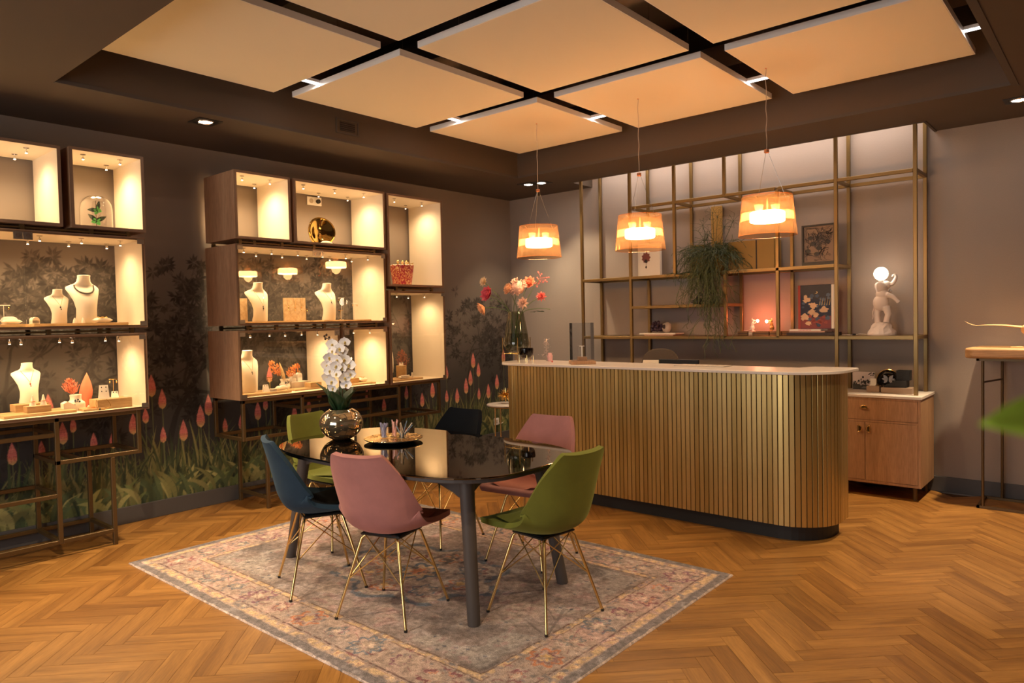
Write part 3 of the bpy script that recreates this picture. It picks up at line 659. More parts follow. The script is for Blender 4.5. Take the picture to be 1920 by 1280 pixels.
# ---------------------------------------------------------------- counter
ct = thing('counter', 'long sales counter clad in vertical brass slats with a white top', 'counter', (2.9, -1.8, 0))
def cpath(x0, x1, yf, yb, rl, rr, n=10):      # from the back left corner round the front to the back right corner
    return [(x0, yb)] + arc(x0 + rl, yf + rl, rl, 180, 270, n) + arc(x1 - rr, yf + rr, rr, 270, 360, n) + [(x1, yb)]
def rel(p): return [(x - 2.9, y + 1.8) for x, y in p]
MB().prism(rel(cpath(1.575, 4.236, -2.006, -1.56, .21, .29)), .098, 1.068).build('core', 'kick', ct)
MB().prism(rel(cpath(1.62, 4.20, -1.972, -1.60, .19, .27)), 0, .098).build('plinth', 'kick', ct)
path = cpath(1.566, 4.247, -2.017, -1.57, .22, .30, 24); PTCH = .0338
seg = [0]
for a, b in zip(path, path[1:]): seg.append(seg[-1] + math.hypot(b[0] - a[0], b[1] - a[1]))
nsl = int(seg[-1] / PTCH); PTCH = seg[-1] / nsl
sme = MB(); sme.box(-PTCH / 2 + .0022, -.006, .1, PTCH / 2 - .0022, .006, 1.069)
sl0 = None
for i in range(nsl):
    s_ = (i + .5) * PTCH; k = max(j for j in range(len(seg)) if seg[j] <= s_); k = min(k, len(path) - 2)
    f_ = (s_ - seg[k]) / (seg[k + 1] - seg[k]); x = path[k][0] + (path[k + 1][0] - path[k][0]) * f_; y = path[k][1] + (path[k + 1][1] - path[k][1]) * f_
    ang = math.atan2(path[k + 1][1] - path[k][1], path[k + 1][0] - path[k][0])
    if sl0 is None: o = sl0 = sme.build('slat', 'slat', ct, bevel=.0015, seg=1)
    else: o = sl0.copy(); COL.objects.link(o)
    o.location = (x - 2.9, y + 1.8, 0); o.rotation_euler = (0, 0, ang)
top = [(1.51, -1.60)] + arc(1.51 + .27, -2.072 + .27, .27, 180, 270, 12) + arc(4.31 - .36, -2.072 + .36, .36, 270, 352, 12) + [(4.318, -1.56), (4.30, -1.525), (4.03, -1.525), (3.97, -1.66), (1.56, -1.66 + .06)]
MB().prism(rel(top), 1.0705, 1.0905).build('worktop', 'stone', ct, bevel=.004)
MB().box(1.8 - 2.9, .24, .73, 3.9 - 2.9, .62, .76).build('desk_shelf', 'oak', ct)
f = MB(); f.box(1.8 - 2.9, .56, 0, 1.83 - 2.9, .61, .73); f.box(3.87 - 2.9, .56, 0, 3.9 - 2.9, .61, .73); f.build('desk_leg', 'kick', ct)

# ---------------------------------------------------------------- wooden cupboard
cb = thing('cupboard', 'oak cupboard with one drawer, two doors and a white top, right of the counter', 'cupboard', (3.95, -.26, 0))
X0, X1, YFc = 3.68 - 3.95, 4.468 - 3.95, -.49 + .26; YBc = .24
o = MB(); o.box(X0, YFc, .105, X0 + .02, YBc, .782); o.box(X1 - .02, YFc, .105, X1, YBc, .782); o.box(X0 + .02, YFc, .105, X1 - .02, YBc, .125); o.box(X0 + .02, YFc, .765, X1 - .02, YBc, .782); o.box(X0 + .02, YFc, .588, X1 - .02, YBc, .604); o.box(X0 + .02, YBc - .01, .125, X1 - .02, YBc, .765)
o.build('carcass', 'oak_drawer', cb, bevel=.0015)
MB().box(X0 - .004, YFc - .008, .782, X1 + .006, YBc + .012, .803).build('top', 'stone', cb, bevel=.002)
def pull(par, x, z, rot, lab=None):
    m_ = MB(); m_.T = Matrix.Translation((x, YFc - .002, z)) @ Matrix.Rotation(rot, 4, 'Y')
    pts = [(.026 * math.cos(a), -.016, .026 * math.sin(a)) for a in [PI * i / 10 for i in range(11)]]
    m_.tube([(-.026, 0, 0)] + [(-.026, -.016, 0)] + pts[::-1][1:-1] + [(.026, -.016, 0), (.026, 0, 0)], .0035, 6); m_.tube([(-.026, -.016, 0), (.026, -.016, 0)], .003, 6)
    m_.box(-.02, -.012, .002, .02, -.009, .019, 0); return m_.build('handle', 'goldleg', par, smooth=True)
dr = MB().box(X0 + .022, YFc - .001, .607, X1 - .022, YFc + .3, .763).build('drawer', 'oak_drawer', cb, bevel=.001); pull(dr, 4.073 - 3.95, .695, 0)
d1 = MB().box(X0 + .022, YFc - .001, .128, 4.074 - 3.95, YFc + .018, .586).build('door', 'oak_drawer', cb, bevel=.001); pull(d1, 4.03 - 3.95, .535, PI / 2)
d2 = MB().box(4.078 - 3.95, YFc - .001, .128, X1 - .022, YFc + .018, .586).build('door', 'oak_drawer', cb, bevel=.001); pull(d2, 4.115 - 3.95, .535, -PI / 2)
for x in (X0 + .06, X1 - .05):
    for y in (YFc + .05, YBc - .05): m_ = MB(); m_.lathe([(.0001, .105), (.018, .105), (.014, 0), (.0001, 0)], 14, (x, y, 0)); m_.build('leg', 'stand', cb, smooth=True)

# ---------------------------------------------------------------- table on the right with the carved bird
tb = thing('console_table', 'thick oak slab table on thin bronze frame at the right edge', 'table', (5.35, -.24, 0))
f = MB(); q = lambda x, y: (x - 5.35, y + .24)
sl = arc(4.80, -.40, .06, 180, 270, 5) + arc(5.9, -.40, .06, 270, 360, 5) + arc(5.9, -.05, .03, 0, 90, 3) + arc(4.80, -.05, .03, 90, 180, 3)
f.prism([q(*p) for p in sl], 1.10, 1.175); so = f.build('tabletop', 'tabletop_oak', tb, smooth=True, bevel=.028, seg=5)
f = MB()
for pts in ([(4.82, -.40, 1.09), (5.88, -.40, 1.09), (5.88, -.06, 1.09), (4.82, -.06, 1.09), (4.82, -.40, 1.09)], [(4.82, -.40, .01), (5.88, -.40, .01), (5.88, -.06, .01), (4.82, -.06, .01), (4.82, -.40, .01)]):
    for a, b in zip(pts, pts[1:]): f.bar((a[0] - 5.35, a[1] + .24, a[2]), (b[0] - 5.35, b[1] + .24, b[2]), .018)
f.build('frame', 'stand', tb)
for x, y in ((4.85, -.40), (4.93, -.06), (5.85, -.40), (5.85, -.06)): MB().tube([(x - 5.35, y + .24, .019), (x - 5.35, y + .24, 1.081)], .0095, 10).build('leg', 'stand', tb, smooth=True)
MB().tube([(4.85 - 5.35, -.40 + .24, .925), (4.93 - 5.35, -.06 + .24, .925)], .007, 8).build('stretcher', 'stand', tb, smooth=True)
bd = thing('bird_sculpture', 'carved pale wooden bird with spread wings on the slab table', 'sculpture', (5.10, -.26, 1.17))
b = MB(); b.lathe([(.0001, 0), (.10, 0), (.10, .012), (.0001, .018)], 28); b.build('base', 'carved', bd, smooth=True)
b = MB(); b.tube([(0, 0, .012), (0, 0, .10)], .004, 8); b.build('rod', 'stand', bd)
b = MB(); b.tube([(0, -.13, .150), (0, -.10, .15), (0, -.055, .145), (0, 0, .135), (0, .07, .13), (0, .12, .13), (0, .15, .13)], [.004, .012, .028, .038, .030, .018, .006], 14); b.build('body', 'carved', bd, smooth=True)
for s_ in (-1, 1):
    vs = []; K = 14
    for i in range(K + 1):
        u_ = i / K; x = s_ * (.02 + .37 * u_); z = .15 + .018 * math.sin(u_ * PI * .9) + .07 * max(0, u_ - .8) ** 1.3 * 5; ch = .055 * (1 - u_ ** 2.2) ** .6 + .006; yc = .01 + .03 * u_
        for a in range(8):
            an = 2 * PI * a / 8; vs.append((x, yc + ch * math.cos(an), z + .009 * (1.05 - u_) * math.sin(an)))
    fs = [(i * 8 + j, i * 8 + (j + 1) % 8, (i + 1) * 8 + (j + 1) % 8, (i + 1) * 8 + j) for i in range(K) for j in range(8)]
    w_ = MB(); w_.add(vs, fs); w_.build('wing', 'carved', bd, smooth=True)
# ---------------------------------------------------------------- rug (pattern woven per tuft cell)
RGX0, RGX1, RGY0, RGY1 = 0.98, 3.985, -4.82, -2.785
NX, NY = 560, 380
rng = np.random.default_rng(5)
def vnoise(nx, ny, cell):
    gx, gy = int(nx / cell) + 3, int(ny / cell) + 3; g = rng.random((gx, gy))
    x = np.arange(nx) / cell; y = np.arange(ny) / cell; xi = x.astype(int); yi = y.astype(int); fx = (x - xi)[:, None]; fy = (y - yi)[None, :]
    fx = fx * fx * (3 - 2 * fx); fy = fy * fy * (3 - 2 * fy)
    return (g[xi][:, yi] * (1 - fx) + g[xi + 1][:, yi] * fx) * (1 - fy) + (g[xi][:, yi + 1] * (1 - fx) + g[xi + 1][:, yi + 1] * fx) * fy
def fb(cell, o=4): return sum(vnoise(NX, NY, max(1.01, cell / 2 ** i)) * .5 ** i for i in range(o)) / sum(.5 ** i for i in range(o))
gx = (np.arange(NX) + .5) / NX * (RGX1 - RGX0); gy = (np.arange(NY) + .5) / NY * (RGY1 - RGY0)
GX, GY = np.meshgrid(gx, gy, indexing='ij'); WX, WY = RGX1 - RGX0, RGY1 - RGY0
wob = (fb(9) - .5) * .035
DE = np.minimum(np.minimum(GX, WX - GX), np.minimum(GY, WY - GY)) + wob * .35
C3 = lambda *c: np.array(c)
img = np.zeros((NX, NY, 3))
n_a, n_b, n_c, n_d, n_e = fb(60), fb(14), fb(5, 2), fb(25), fb(7, 3)
field = C3(.235, .195, .180)[None, None] * (0.35 + 1.1 * n_a[..., None]) + (n_b[..., None] - .5) * .16
img[:] = field
def paint(mask, col, amt=1.0):
    global img
    a = (np.clip(mask, 0, 1) * amt)[..., None]; img = img * (1 - a) + C3(*col) * a
st = lambda v, e, w=.01: np.clip((v - e) / w, 0, 1)
# faded patches
paint(st(n_d, .52, .12), (.36, .29, .24), .55); paint(st(n_a, .58, .1) * st(n_b, .5, .1), (.30, .14, .13), .35); paint(st(1 - n_a, .6, .1), (.105, .10, .105), .5)
bd_ = st(.345 - DE, 0); paint(bd_, (.37, .285, .23), .85); paint(bd_ * st(n_d, .55, .1), (.40, .27, .24), .6); paint(bd_ * st(1 - n_d, .58, .08), (.27, .23, .21), .6)
for d0, w_, colr in ((.335, .008, (.10, .06, .05)), (.30, .006, (.14, .08, .06)), (.115, .007, (.10, .05, .05)), (.10, .003, (.2, .1, .08))):
    paint(st(w_ - np.abs(DE - d0), 0, .004) * st(n_c, .32, .1), colr, .85)
paint(st(.017 - np.abs(DE - .318), 0, .006) * st(n_c, .42, .1), (.50, .36, .18), .7); paint(st(.022 - np.abs(DE - .08), 0, .006) * st(n_c, .40, .1), (.52, .38, .20), .75)
def rosette(cx, cy, r, cols, k=8, amt=.8, ph=0):
    global img
    dx, dy = GX - cx + wob * .5, GY - cy + wob * .4; rr_ = np.hypot(dx, dy) / r; th = np.arctan2(dy, dx)
    edge = 1 + .20 * np.cos(k * th + ph)
    paint(st(.16 - np.abs(rr_ - edge * .86), 0, .06) * st(n_e, .36, .12), cols[0], amt)
    paint(st(.40 * edge - rr_, 0, .08) * st(n_e, .3, .15), cols[1], amt); paint(st(.14 - np.abs(rr_ - .55 * edge), 0, .06) * st(n_e, .45, .12), cols[2], amt * .7)
MAR, BLU, ORG, YEL, TEA, PUR, CRM = (.16, .035, .055), (.075, .12, .17), (.45, .16, .06), (.52, .34, .12), (.09, .13, .14), (.15, .05, .10), (.50, .40, .31)
pal = [(MAR, CRM, ORG), (BLU, CRM, TEA), (ORG, YEL, MAR), (PUR, CRM, MAR), (TEA, CRM, BLU)]
k = 0
for dd in (.215,):
    for i in range(12):
        x = .22 + i * (WX - .44) / 11; rosette(x, dd, .085 if i % 2 == 0 else .05, pal[k % 5], 7 + i % 3); k += 1; rosette(x, WY - dd, .085 if i % 2 else .05, pal[k % 5], 6 + i % 3); k += 1
    for i in range(1, 8):
        y = .215 + i * (WY - .43) / 8; rosette(dd, y, .08 if i % 2 else .05, pal[k % 5], 7); k += 1; rosette(WX - dd, y, .08 if i % 2 == 0 else .05, pal[k % 5], 8); k += 1
vine = np.abs(DE - .215 - .05 * np.sin((GX + GY) * 21)); paint(st(.006 - vine, 0, .004) * bd_ * st(n_e, .45, .1), MAR, .7)
paint(bd_ * st(n_c, .72, .05) * st(n_b, .5, .1), MAR, .6); paint(bd_ * st(1 - n_c, .74, .05), BLU, .45)
# centre medallion
cx, cy = WX / 2 + .06, WY / 2 - .02; dx, dy = (GX - cx) / 1.25 + wob, GY - cy + wob; rr_ = np.hypot(dx, dy); th = np.arctan2(dy, dx)
med = .40 * (1 + .10 * np.cos(8 * th)); paint(st(med - rr_, 0, .03) * st(n_e, .30, .15), (.44, .37, .30), .9); paint(st(.026 - np.abs(rr_ - med), 0, .012) * st(n_e, .35, .1), BLU, .8)
paint(st(.02 - np.abs(rr_ - med * .78), 0, .01) * st(n_e, .42, .1), MAR, .7)
for i in range(8):
    a = 2 * PI * i / 8; rosette(cx + 1.25 * .26 * math.cos(a), cy + .26 * math.sin(a), .075, pal[i % 3 if i % 2 else 2], 6, .85)
rosette(cx, cy, .13, (BLU, ORG, YEL), 8, .9)
# rows of small blue lozenges in the field corners
fm = st(DE, .36, .02); lat = (np.abs(((GX * 1.0) / .052) % 1 - .5) * 2 + np.abs(((GY) / .042 + .5 * (np.floor(GX / .052) % 2)) % 1 - .5) * 2)
cor = np.minimum(GX, WX - GX) / WX * 1.7 + np.minimum(GY, WY - GY) / WY * 1.25
paint(fm * st(.72 - cor + (n_d - .5) * .8, 0, .06), (.30, .285, .265), .6); paint(fm * st(.72 - cor + (n_d - .5) * .8, 0, .06) * st(.60 - lat, 0, .15) * st(n_e, .42, .1) * st(n_b, .38, .1), (.075, .08, .11), .85)
paint(fm * st(np.abs(n_b - .5), .16, .05) * st(n_d, .5, .1), (.24, .12, .13), .45)
paint(st(.055 - DE, 0, .004), (.165, .15, .15), 1.0); paint(st(.008 - DE, 0, .002), (.40, .33, .28), 1.0)
lum = img.mean(-1, keepdims=True); img = (.25 + (lum - .20) * 1.2) + (img - lum) * 1.15; img = img * (1 + .8 * (fb(3, 2)[..., None] - .5)) + .10 * st(n_b, .60, .08)[..., None] * st(n_e, .5, .1)[..., None]; img = np.clip(img * (0.85 + .36 * n_c[..., None]) * C3(1.14, 1.07, 1.11), .008, 1)
xs_ = RGX0 + np.arange(NX + 1) / NX * WX - 2.48; ys_ = RGY0 + np.arange(NY + 1) / NY * WY + 3.8
VX, VY = np.meshgrid(xs_, ys_, indexing='ij'); VZ = np.full_like(VX, .0085)
VZ[0, :] = VZ[-1, :] = 0.0005; VZ[:, 0] = VZ[:, -1] = 0.0005
me = bpy.data.meshes.new('rug'); idx = np.arange((NX + 1) * (NY + 1)).reshape(NX + 1, NY + 1)
me.vertices.add(VX.size); me.vertices.foreach_set('co', np.stack([VX, VY, VZ], -1).astype(np.float32).ravel())
q = np.stack([idx[:-1, :-1], idx[1:, :-1], idx[1:, 1:], idx[:-1, 1:]], -1).reshape(-1, 4)
me.loops.add(q.size); me.loops.foreach_set('vertex_index', q.ravel().astype(np.int32)); me.polygons.add(len(q)); me.polygons.foreach_set('loop_start', (np.arange(len(q)) * 4).astype(np.int32)); me.update(calc_edges=True)
ca = me.color_attributes.new('Col', 'FLOAT_COLOR', 'CORNER'); cc = np.ones((len(q), 4, 4), np.float32); cc[:, :, :3] = img.reshape(-1, 1, 3); ca.data.foreach_set('color', cc.ravel())
me.materials.append(M['rug']); rug = bpy.data.objects.new('rug', me); COL.objects.link(rug); rug.location = (2.48, -3.8, 0)
tag(rug, 'faded oriental patterned rug in grey, beige and maroon under the dining table', 'rug')

# ---------------------------------------------------------------- dining table
GZ = .0085
TCX, TCY = 2.635, -3.895
dt = thing('dining_table', 'dining table with glossy black glass top and taupe legs on the rug', 'table', (TCX, TCY, GZ))
def sup(a, b, n, k=72): return [(a * math.copysign(abs(math.cos(t)) ** (2 / n), math.cos(t)), b * math.copysign(abs(math.sin(t)) ** (2 / n), math.sin(t))) for t in [2 * PI * i / k for i in range(k)]]
TZ = .75 - GZ
MB().prism(sup(.885, .53, 3.4), TZ - .010, TZ).build('tabletop', 'tableglass', dt, bevel=.003)
MB().prism(sup(.865, .51, 3.4), TZ - .032, TZ - .0105).build('underframe', 'tableleg', dt, bevel=.004)
legs = [((3.297, -4.158), (3.275, -4.165)), ((3.306, -3.466), (3.20, -3.53)), ((1.70, -4.14), (1.86, -4.11)), ((1.72, -3.45), (1.86, -3.55))]
for (bx, by), (tx, ty) in legs:
    b = Vector((bx - TCX, by - TCY, 0)); t_ = Vector((tx - TCX, ty - TCY, TZ - .033)); m_ = MB(); m_.tube([b, b.lerp(t_, .5), b.lerp(t_, .9), t_], [.031, .033, .036, .037], 20); m_.build('leg', 'tableleg', dt, smooth=True)
def apron(p, q_):
    p = Vector((p[0] - TCX, p[1] - TCY)); q_ = Vector((q_[0] - TCX, q_[1] - TCY)); n = (q_ - p).normalized(); w = Vector((-n.y, n.x)) * .011; K = 16; vs = []
    for i in range(K + 1):
        u_ = i / K; c_ = p.lerp(q_, u_); dp = .035 + .085 * (abs(2 * u_ - 1)) ** 4
        for sgn in (-1, 1):
            e_ = c_ + w * sgn; vs += [(e_.x, e_.y, TZ - .032), (e_.x, e_.y, TZ - .032 - dp)]
    fs = []
    for i in range(K):
        a = i * 4; fs += [(a, a + 1, a + 5, a + 4), (a + 2, a + 6, a + 7, a + 3), (a + 1, a + 3, a + 7, a + 5), (a, a + 4, a + 6, a + 2)]
    m_ = MB(); m_.add(vs, fs); m_.build('apron', 'tableleg', dt, smooth=True)
tp = [l[1] for l in legs]; apron(tp[0], tp[1]); apron(tp[2], tp[3]); apron(tp[0], tp[2]); apron(tp[1], tp[3])

# ---------------------------------------------------------------- chairs
def smooth_path(P_, n):
    out = []
    for i in range(n + 1):
        u_ = i / n * (len(P_) - 1); k_ = min(int(u_), len(P_) - 2); f_ = u_ - k_
        p0, p1, p2, p3 = P_[max(k_ - 1, 0)], P_[k_], P_[k_ + 1], P_[min(k_ + 2, len(P_) - 1)]
        out.append(tuple(.5 * ((2 * b) + (-a + c_) * f_ + (2 * a - 5 * b + 4 * c_ - d) * f_ ** 2 + (-a + 3 * b - 3 * c_ + d) * f_ ** 3) for a, b, c_, d in zip(p0, p1, p2, p3)))
    return out
# y (front +), z, half width, rise of the side edges along the inner normal
SH = [(.245, .438, .175, .004), (.235, .452, .205, .006), (.17, .448, .225, .018), (.05, .432, .232, .040), (-.08, .428, .235, .075), (-.165, .455, .236, .118), (-.205, .52, .232, .125), (-.225, .60, .222, .10), (-.245, .69, .203, .070), (-.265, .765, .175, .042), (-.277, .812, .152, .026), (-.283, .828, .135, .02)]
def shell_mesh(th=.022):
    pth = smooth_path(SH, 34); nu = 22; top = []; vs = []
    for i, (y, z, w, rs) in enumerate(pth):
        y0, z0 = pth[max(i - 1, 0)][:2]; y1, z1 = pth[min(i + 1, len(pth) - 1)][:2]; d = Vector((0, y1 - y0, z1 - z0)).normalized(); nn = Vector((0, d.z, -d.y))  # towards the sitter
        if nn.z < 0 and i < 12: nn = -nn
        if i >= 12 and nn.y < 0: nn = -nn
        for j in range(nu + 1):
            u_ = 2 * j / nu - 1; x = w * math.sin(u_ * PI / 2 * .98) / math.sin(PI / 2 * .98); k_ = abs(x / w) ** 2.6
            vs.append(Vector((x, y, z)) + nn * rs * k_)
    fs = []
    for i in range(len(pth) - 1):
        for j in range(nu): a = i * (nu + 1) + j; fs.append((a, a + 1, a + nu + 2, a + nu + 1))
    mb = MB(); mb.add(vs, fs); return mb
def make_chair(v1, v2, label, loc, d):
    t = thing('dining_chair', label, 'chair', (*loc, GZ), math.atan2(d[1], d[0]) - PI / 2, 'velvet dining chairs')
    o = shell_mesh().build('seat_shell', v1, t, smooth=False)
    o.data.polygons.foreach_set('use_smooth', [True] * len(o.data.polygons))
    so = o.modifiers.new('thick', 'SOLIDIFY'); so.thickness = .026; so.offset = 0; bv = o.modifiers.new('bev', 'BEVEL'); bv.width = .009; bv.segments = 3; bv.limit_method = 'ANGLE'; bv.angle_limit = R(50)
    su = o.modifiers.new('sub', 'SUBSURF'); su.levels = 1; su.render_levels = 1
    # loose seat pad
    vs = []; n1, n2 = 10, 14
    pad = MB(); pth = smooth_path([(.198, .459), (.12, .457), (0, .443), (-.10, .442), (-.160, .462)], 12)
    for side in (0, 1):
        for i, (y, z) in enumerate(pth):
            w = .178 * (1 - abs(i / 12 * 2 - 1) ** 4 * .25)
            for j in range(n1 + 1):
                u_ = 2 * j / n1 - 1; e_ = 1 - max(abs(u_), abs(i / 12 * 2 - 1)) ** 6
                vs.append((w * u_, y, z + abs(u_) ** 3 * .022 + (.013 * e_ if side == 0 else -.008 * e_)))
    K = (n1 + 1) * 13
    for i in range(12):
        for j in range(n1):
            a = i * (n1 + 1) + j; pad.f.append((a, a + 1, a + n1 + 2, a + n1 + 1)); pad.f.append((K + a, K + a + n1 + 1, K + a + n1 + 2, K + a + 1))
    pad.v = vs; pad.m = [0] * len(pad.f); pad.c = [None] * len(pad.f)
    pad.build('seat_pad', v2, t, smooth=True)
    m_ = MB(); m_.box(-.10, -.09, .402, .10, .09, .412); m_.tube([(-.11, -.10, .405), (.11, -.10, .405), (.11, .10, .405), (-.11, .10, .405), (-.11, -.10, .405)], .006, 6); m_.build('mounting_plate', 'black', t)
    for sx_ in (-1, 1):
        for sy_ in (-1, 1):
            m_ = MB(); m_.tube([(sx_ * .035, sy_ * .075, .402), (sx_ * .085, sy_ * .095, .404), (sx_ * .105, sy_ * .105, .385), (sx_ * .200, sy_ * .200, .006)], [.0075, .0075, .0078, .0068], 10); lg = m_.build('leg', 'goldleg', t, smooth=True)
            m_ = MB(); m_.cyl((sx_ * .2, sy_ * .2, 0), .0085, .012, 10); m_.build('foot_cap', 'black', lg)
    for sx_ in (-1, 1):
        for sy_ in (-1, 1):
            a = Vector((sx_ * .155, sy_ * .155, .19)); m_ = MB()
            m_.tube([a, (-sx_ * .10, sy_ * .085, .398)], .0032, 6); m_.tube([a, (sx_ * .085, -sy_ * .10, .398)], .0032, 6); m_.build('brace', 'goldleg', t)
    return t
make_chair('v_pink', 'v_pink2', 'dusty pink velvet chair in front of the table, its back to the camera', (2.853, -4.278), (-.28, .96))
make_chair('v_blue', 'v_dark', 'dark blue velvet chair at the left end of the table front', (2.236, -4.281), (.39, .92))
make_chair('v_green', 'v_green', 'olive green velvet chair at the right end of the table', (3.468, -3.828), (-.995, .10))
make_chair('v_dark', 'v_dark', 'nearly black velvet chair on the far side of the table', (2.16, -3.29), (.02, -1))
make_chair('v_pink', 'v_pink2', 'dusty pink velvet chair on the far side of the table by the counter', (2.905, -3.24), (.11, -.99))
make_chair('v_green', 'v_green', 'olive green velvet chair at the far left end of the table, behind the orchid', (1.63, -3.76), (.97, .1))

# ---------------------------------------------------------------- on the table
TT = .751
v = thing('vase', 'round smoky gold glass vase at the left end of the dining table', 'vase', (2.021, -3.966, TT))
prof = [(.0001, 0), (.045, 0), (.06, .004), (.10, .03), (.125, .07), (.131, .10), (.125, .13), (.105, .16), (.080, .178), (.070, .184), (.068, .182), (.10, .155), (.12, .10), (.10, .04), (.0001, .02)]
MB().lathe([p for p in smooth_path(prof, 60)], 48).build('body', mat('smoky_gold_mirror', (0.66, 0.55, 0.38), 0.05, 0.92), v, smooth=True)
MB().lathe([(.0001, .15), (.10, .152), (.0001, .158)], 24).build('moss', 'leafdark', v)
oc = thing('orchid', 'white orchid with dark green leaves growing out of the gold vase', 'plant', (2.021, -3.966, TT + .158))
ro = random.Random(3)
for a, l, w, tl in ((2.5, .18, .12, 1.6), (3.9, .22, .13, 1.4), (.6, .17, .11, 1.7), (5.2, .17, .12, 1.4), (1.6, .17, .11, 2.0), (3.2, .20, .12, 1.9)):
    m_ = MB(); m_.petal((.02 * math.cos(a), .02 * math.sin(a), 0), (math.cos(a) * .42, math.sin(a) * .42, tl), (math.cos(a) * -1, math.sin(a) * -1, .4), l, w, curl=.30, k=8); o = m_.build('leaf', 'leafdark', oc, smooth=True); so = o.modifiers.new('t', 'SOLIDIFY'); so.thickness = .002
rv = Vector((.757, .652, 0)); fv = Vector((-.652, .757, 0))
def op(u_, z, f_=0): return rv * u_ + fv * f_ + Vector((0, 0, z))
stems = [[op(.01, 0), op(.015, .15), op(.02, .28, -.01), op(.005, .38, -.02), op(-.03, .43, -.03), op(-.055, .452, -.03), op(-.075, .463, -.03)], [op(-.005, 0, .01), op(-.01, .15, .02), op(.03, .30, .02), op(.045, .40, .01), op(.03, .455, .0)]]
for sgm in stems: m_ = MB(); m_.tube([tuple(p) for p in smooth_path([tuple(p) for p in sgm], 24)], .0025, 6); m_.build('stem', 'brownstem', oc, smooth=True)
m_ = MB()
for p in (op(-.078, .47, -.03), op(-.066, .478, -.03), op(-.072, .455, -.035), op(-.05, .462, -.03), op(.032, .462, 0)): m_.ball(tuple(p), .007, (1, 1, 1.2), 8)
m_.build('bud', 'brownstem', oc)
fm_ = MB(); 
def orchid_flower():
    mb = MB()
    for a, l, w in ((PI / 2, .030, .030), (PI / 2 + 2.2, .029, .024), (PI / 2 - 2.2, .029, .024), (.10, .034, .044), (PI - .10, .034, .044)):
        mb.petal((0, -.002, 0), (math.cos(a), -.12, math.sin(a)), (0, -1, 0), l, w, curl=-.12, k=5)
    return mb
fl0 = None
lipm = MB(); lipm.ball((0, -.006, -.002), .0055, (1, 1.3, 1), 8); lipm.petal((0, -.006, -.002), (0, -.5, -1), (0, -1, 0), .014, .012, k=3)
spots_ = [(-.035, .425, -.03), (-.028, .385, -.045), (-.05, .35, -.05), (-.068, .30, -.05), (-.045, .27, -.06), (-.068, .225, -.05), (-.035, .205, -.06), (-.03, .165, -.05), (.045, .44, -.02), (.028, .385, -.04), (.045, .335, -.055), (.075, .30, -.05),
          (.035, .285, -.065), (.078, .245, -.05), (.045, .225, -.065), (.055, .18, -.05), (.008, .335, -.07), (.0, .25, -.075), (.02, .40, -.05), (.0, .30, -.08)]
for i, (u_, z, f_) in enumerate(spots_):
    p = op(u_ * .95, z - .005, f_)
    if fl0 is None: o = fl0 = orchid_flower().build('flower', 'petal', oc, smooth=True); l0 = lipm.build('lip', 'lip', o, smooth=True)
    else: o = fl0.copy(); COL.objects.link(o); l_ = l0.copy(); COL.objects.link(l_); l_.parent = o
    o.location = p; o.rotation_euler = (ro.uniform(-.3, .25), ro.uniform(-.25, .25), math.atan2(-.757, .652) + PI / 2 + PI + ro.uniform(-.6, .6) - (0)); o.scale = [ro.uniform(1.05, 1.3)] * 3
    o.rotation_euler[2] = math.atan2(rv.y, rv.x) + ro.uniform(-.7, .7)
tr = thing('tray', 'round gold tray with rippled top standing on the dining table', 'tray', (2.345, -3.83, TT))
MB().lathe([(.0001, .0), (.10, 0), (.145, .014), (.17, .02), (.172, .016)], 48).build('dark_underside', 'black', tr, smooth=True)
m_ = MB(); m_.lathe([(.0001, .012), (.08, .012), (.14, .018), (.172, .022), (.173, .0205), (.17, .0195)], 48); o = m_.build('gold_top', mat('rippled_gold', (.80, .56, .22), .14, 1.0), tr, smooth=True)
mg = o.data.materials[0]; tcg = N(mg, 'ShaderNodeTexCoord'); ng = noise(mg, tcg.outputs['Object'], 26, 2); bump(mg, ng.outputs[0], .7, .01)
def strawcup(name, label, cat, loc, r, h, matn, sticks, smat, gm='dome'):
    t = thing(name, label, cat, loc); m_ = MB(); m_.lathe([(.0001, .001), (r * .85, .001), (r, h), (r - .0015, h), (r * .85 - .0015, .004), (.0001, .004)], 24); m_.build('cup', gm, t, smooth=True)
    for i in range(sticks):
        a = ro.uniform(0, 2 * PI); q = ro.uniform(.2, .7) * r; b = ro.uniform(0, 2 * PI)
        m_ = MB(); L_ = h * ro.uniform(*matn); tp_ = (math.cos(a) * r * .8, math.sin(a) * r * .8, h * .95); d_ = Vector(tp_) - Vector((math.cos(b) * q, math.sin(b) * q, .006)); d_.normalize()
        st_ = Vector((math.cos(b) * q, math.sin(b) * q, .006)); m_.tube([st_, st_ + d_ * L_], .0028, 6); m_.build('stick', smat[i % len(smat)], t)
    return t
strawcup('stick_jar', 'slim glass jar full of lilac sticks on the gold tray', 'jar', (2.285, -3.85, TT + .0145), .026, .085, (.9, 1.12), 16, ['lilac'])
strawcup('stick_jar', 'slim glass jar of pink sticks behind the lilac one on the gold tray', 'jar', (2.305, -3.785, TT + .0145), .020, .085, (1.0, 1.2), 9, ['pinkst'])
strawcup('pen_cup', 'small clear cup holding dark blue and grey pens on the gold tray', 'cup', (2.41, -3.81, TT + .0155), .030, .045, (1.9, 2.5), 9, ['penb', 'black', 'linen'])
pp = thing('paper_plume', 'small white feather tuft between the jar and the pen cup', 'ornament', (2.352, -3.775, TT + .0145)); m_ = MB()
for i in range(16): a = ro.uniform(0, 2 * PI); m_.petal((0, 0, 0), (math.cos(a) * .5, math.sin(a) * .5, 1), (-math.cos(a), -math.sin(a), .3), ro.uniform(.04, .055), .010, k=3)
m_.build('feathers', 'linen', pp)
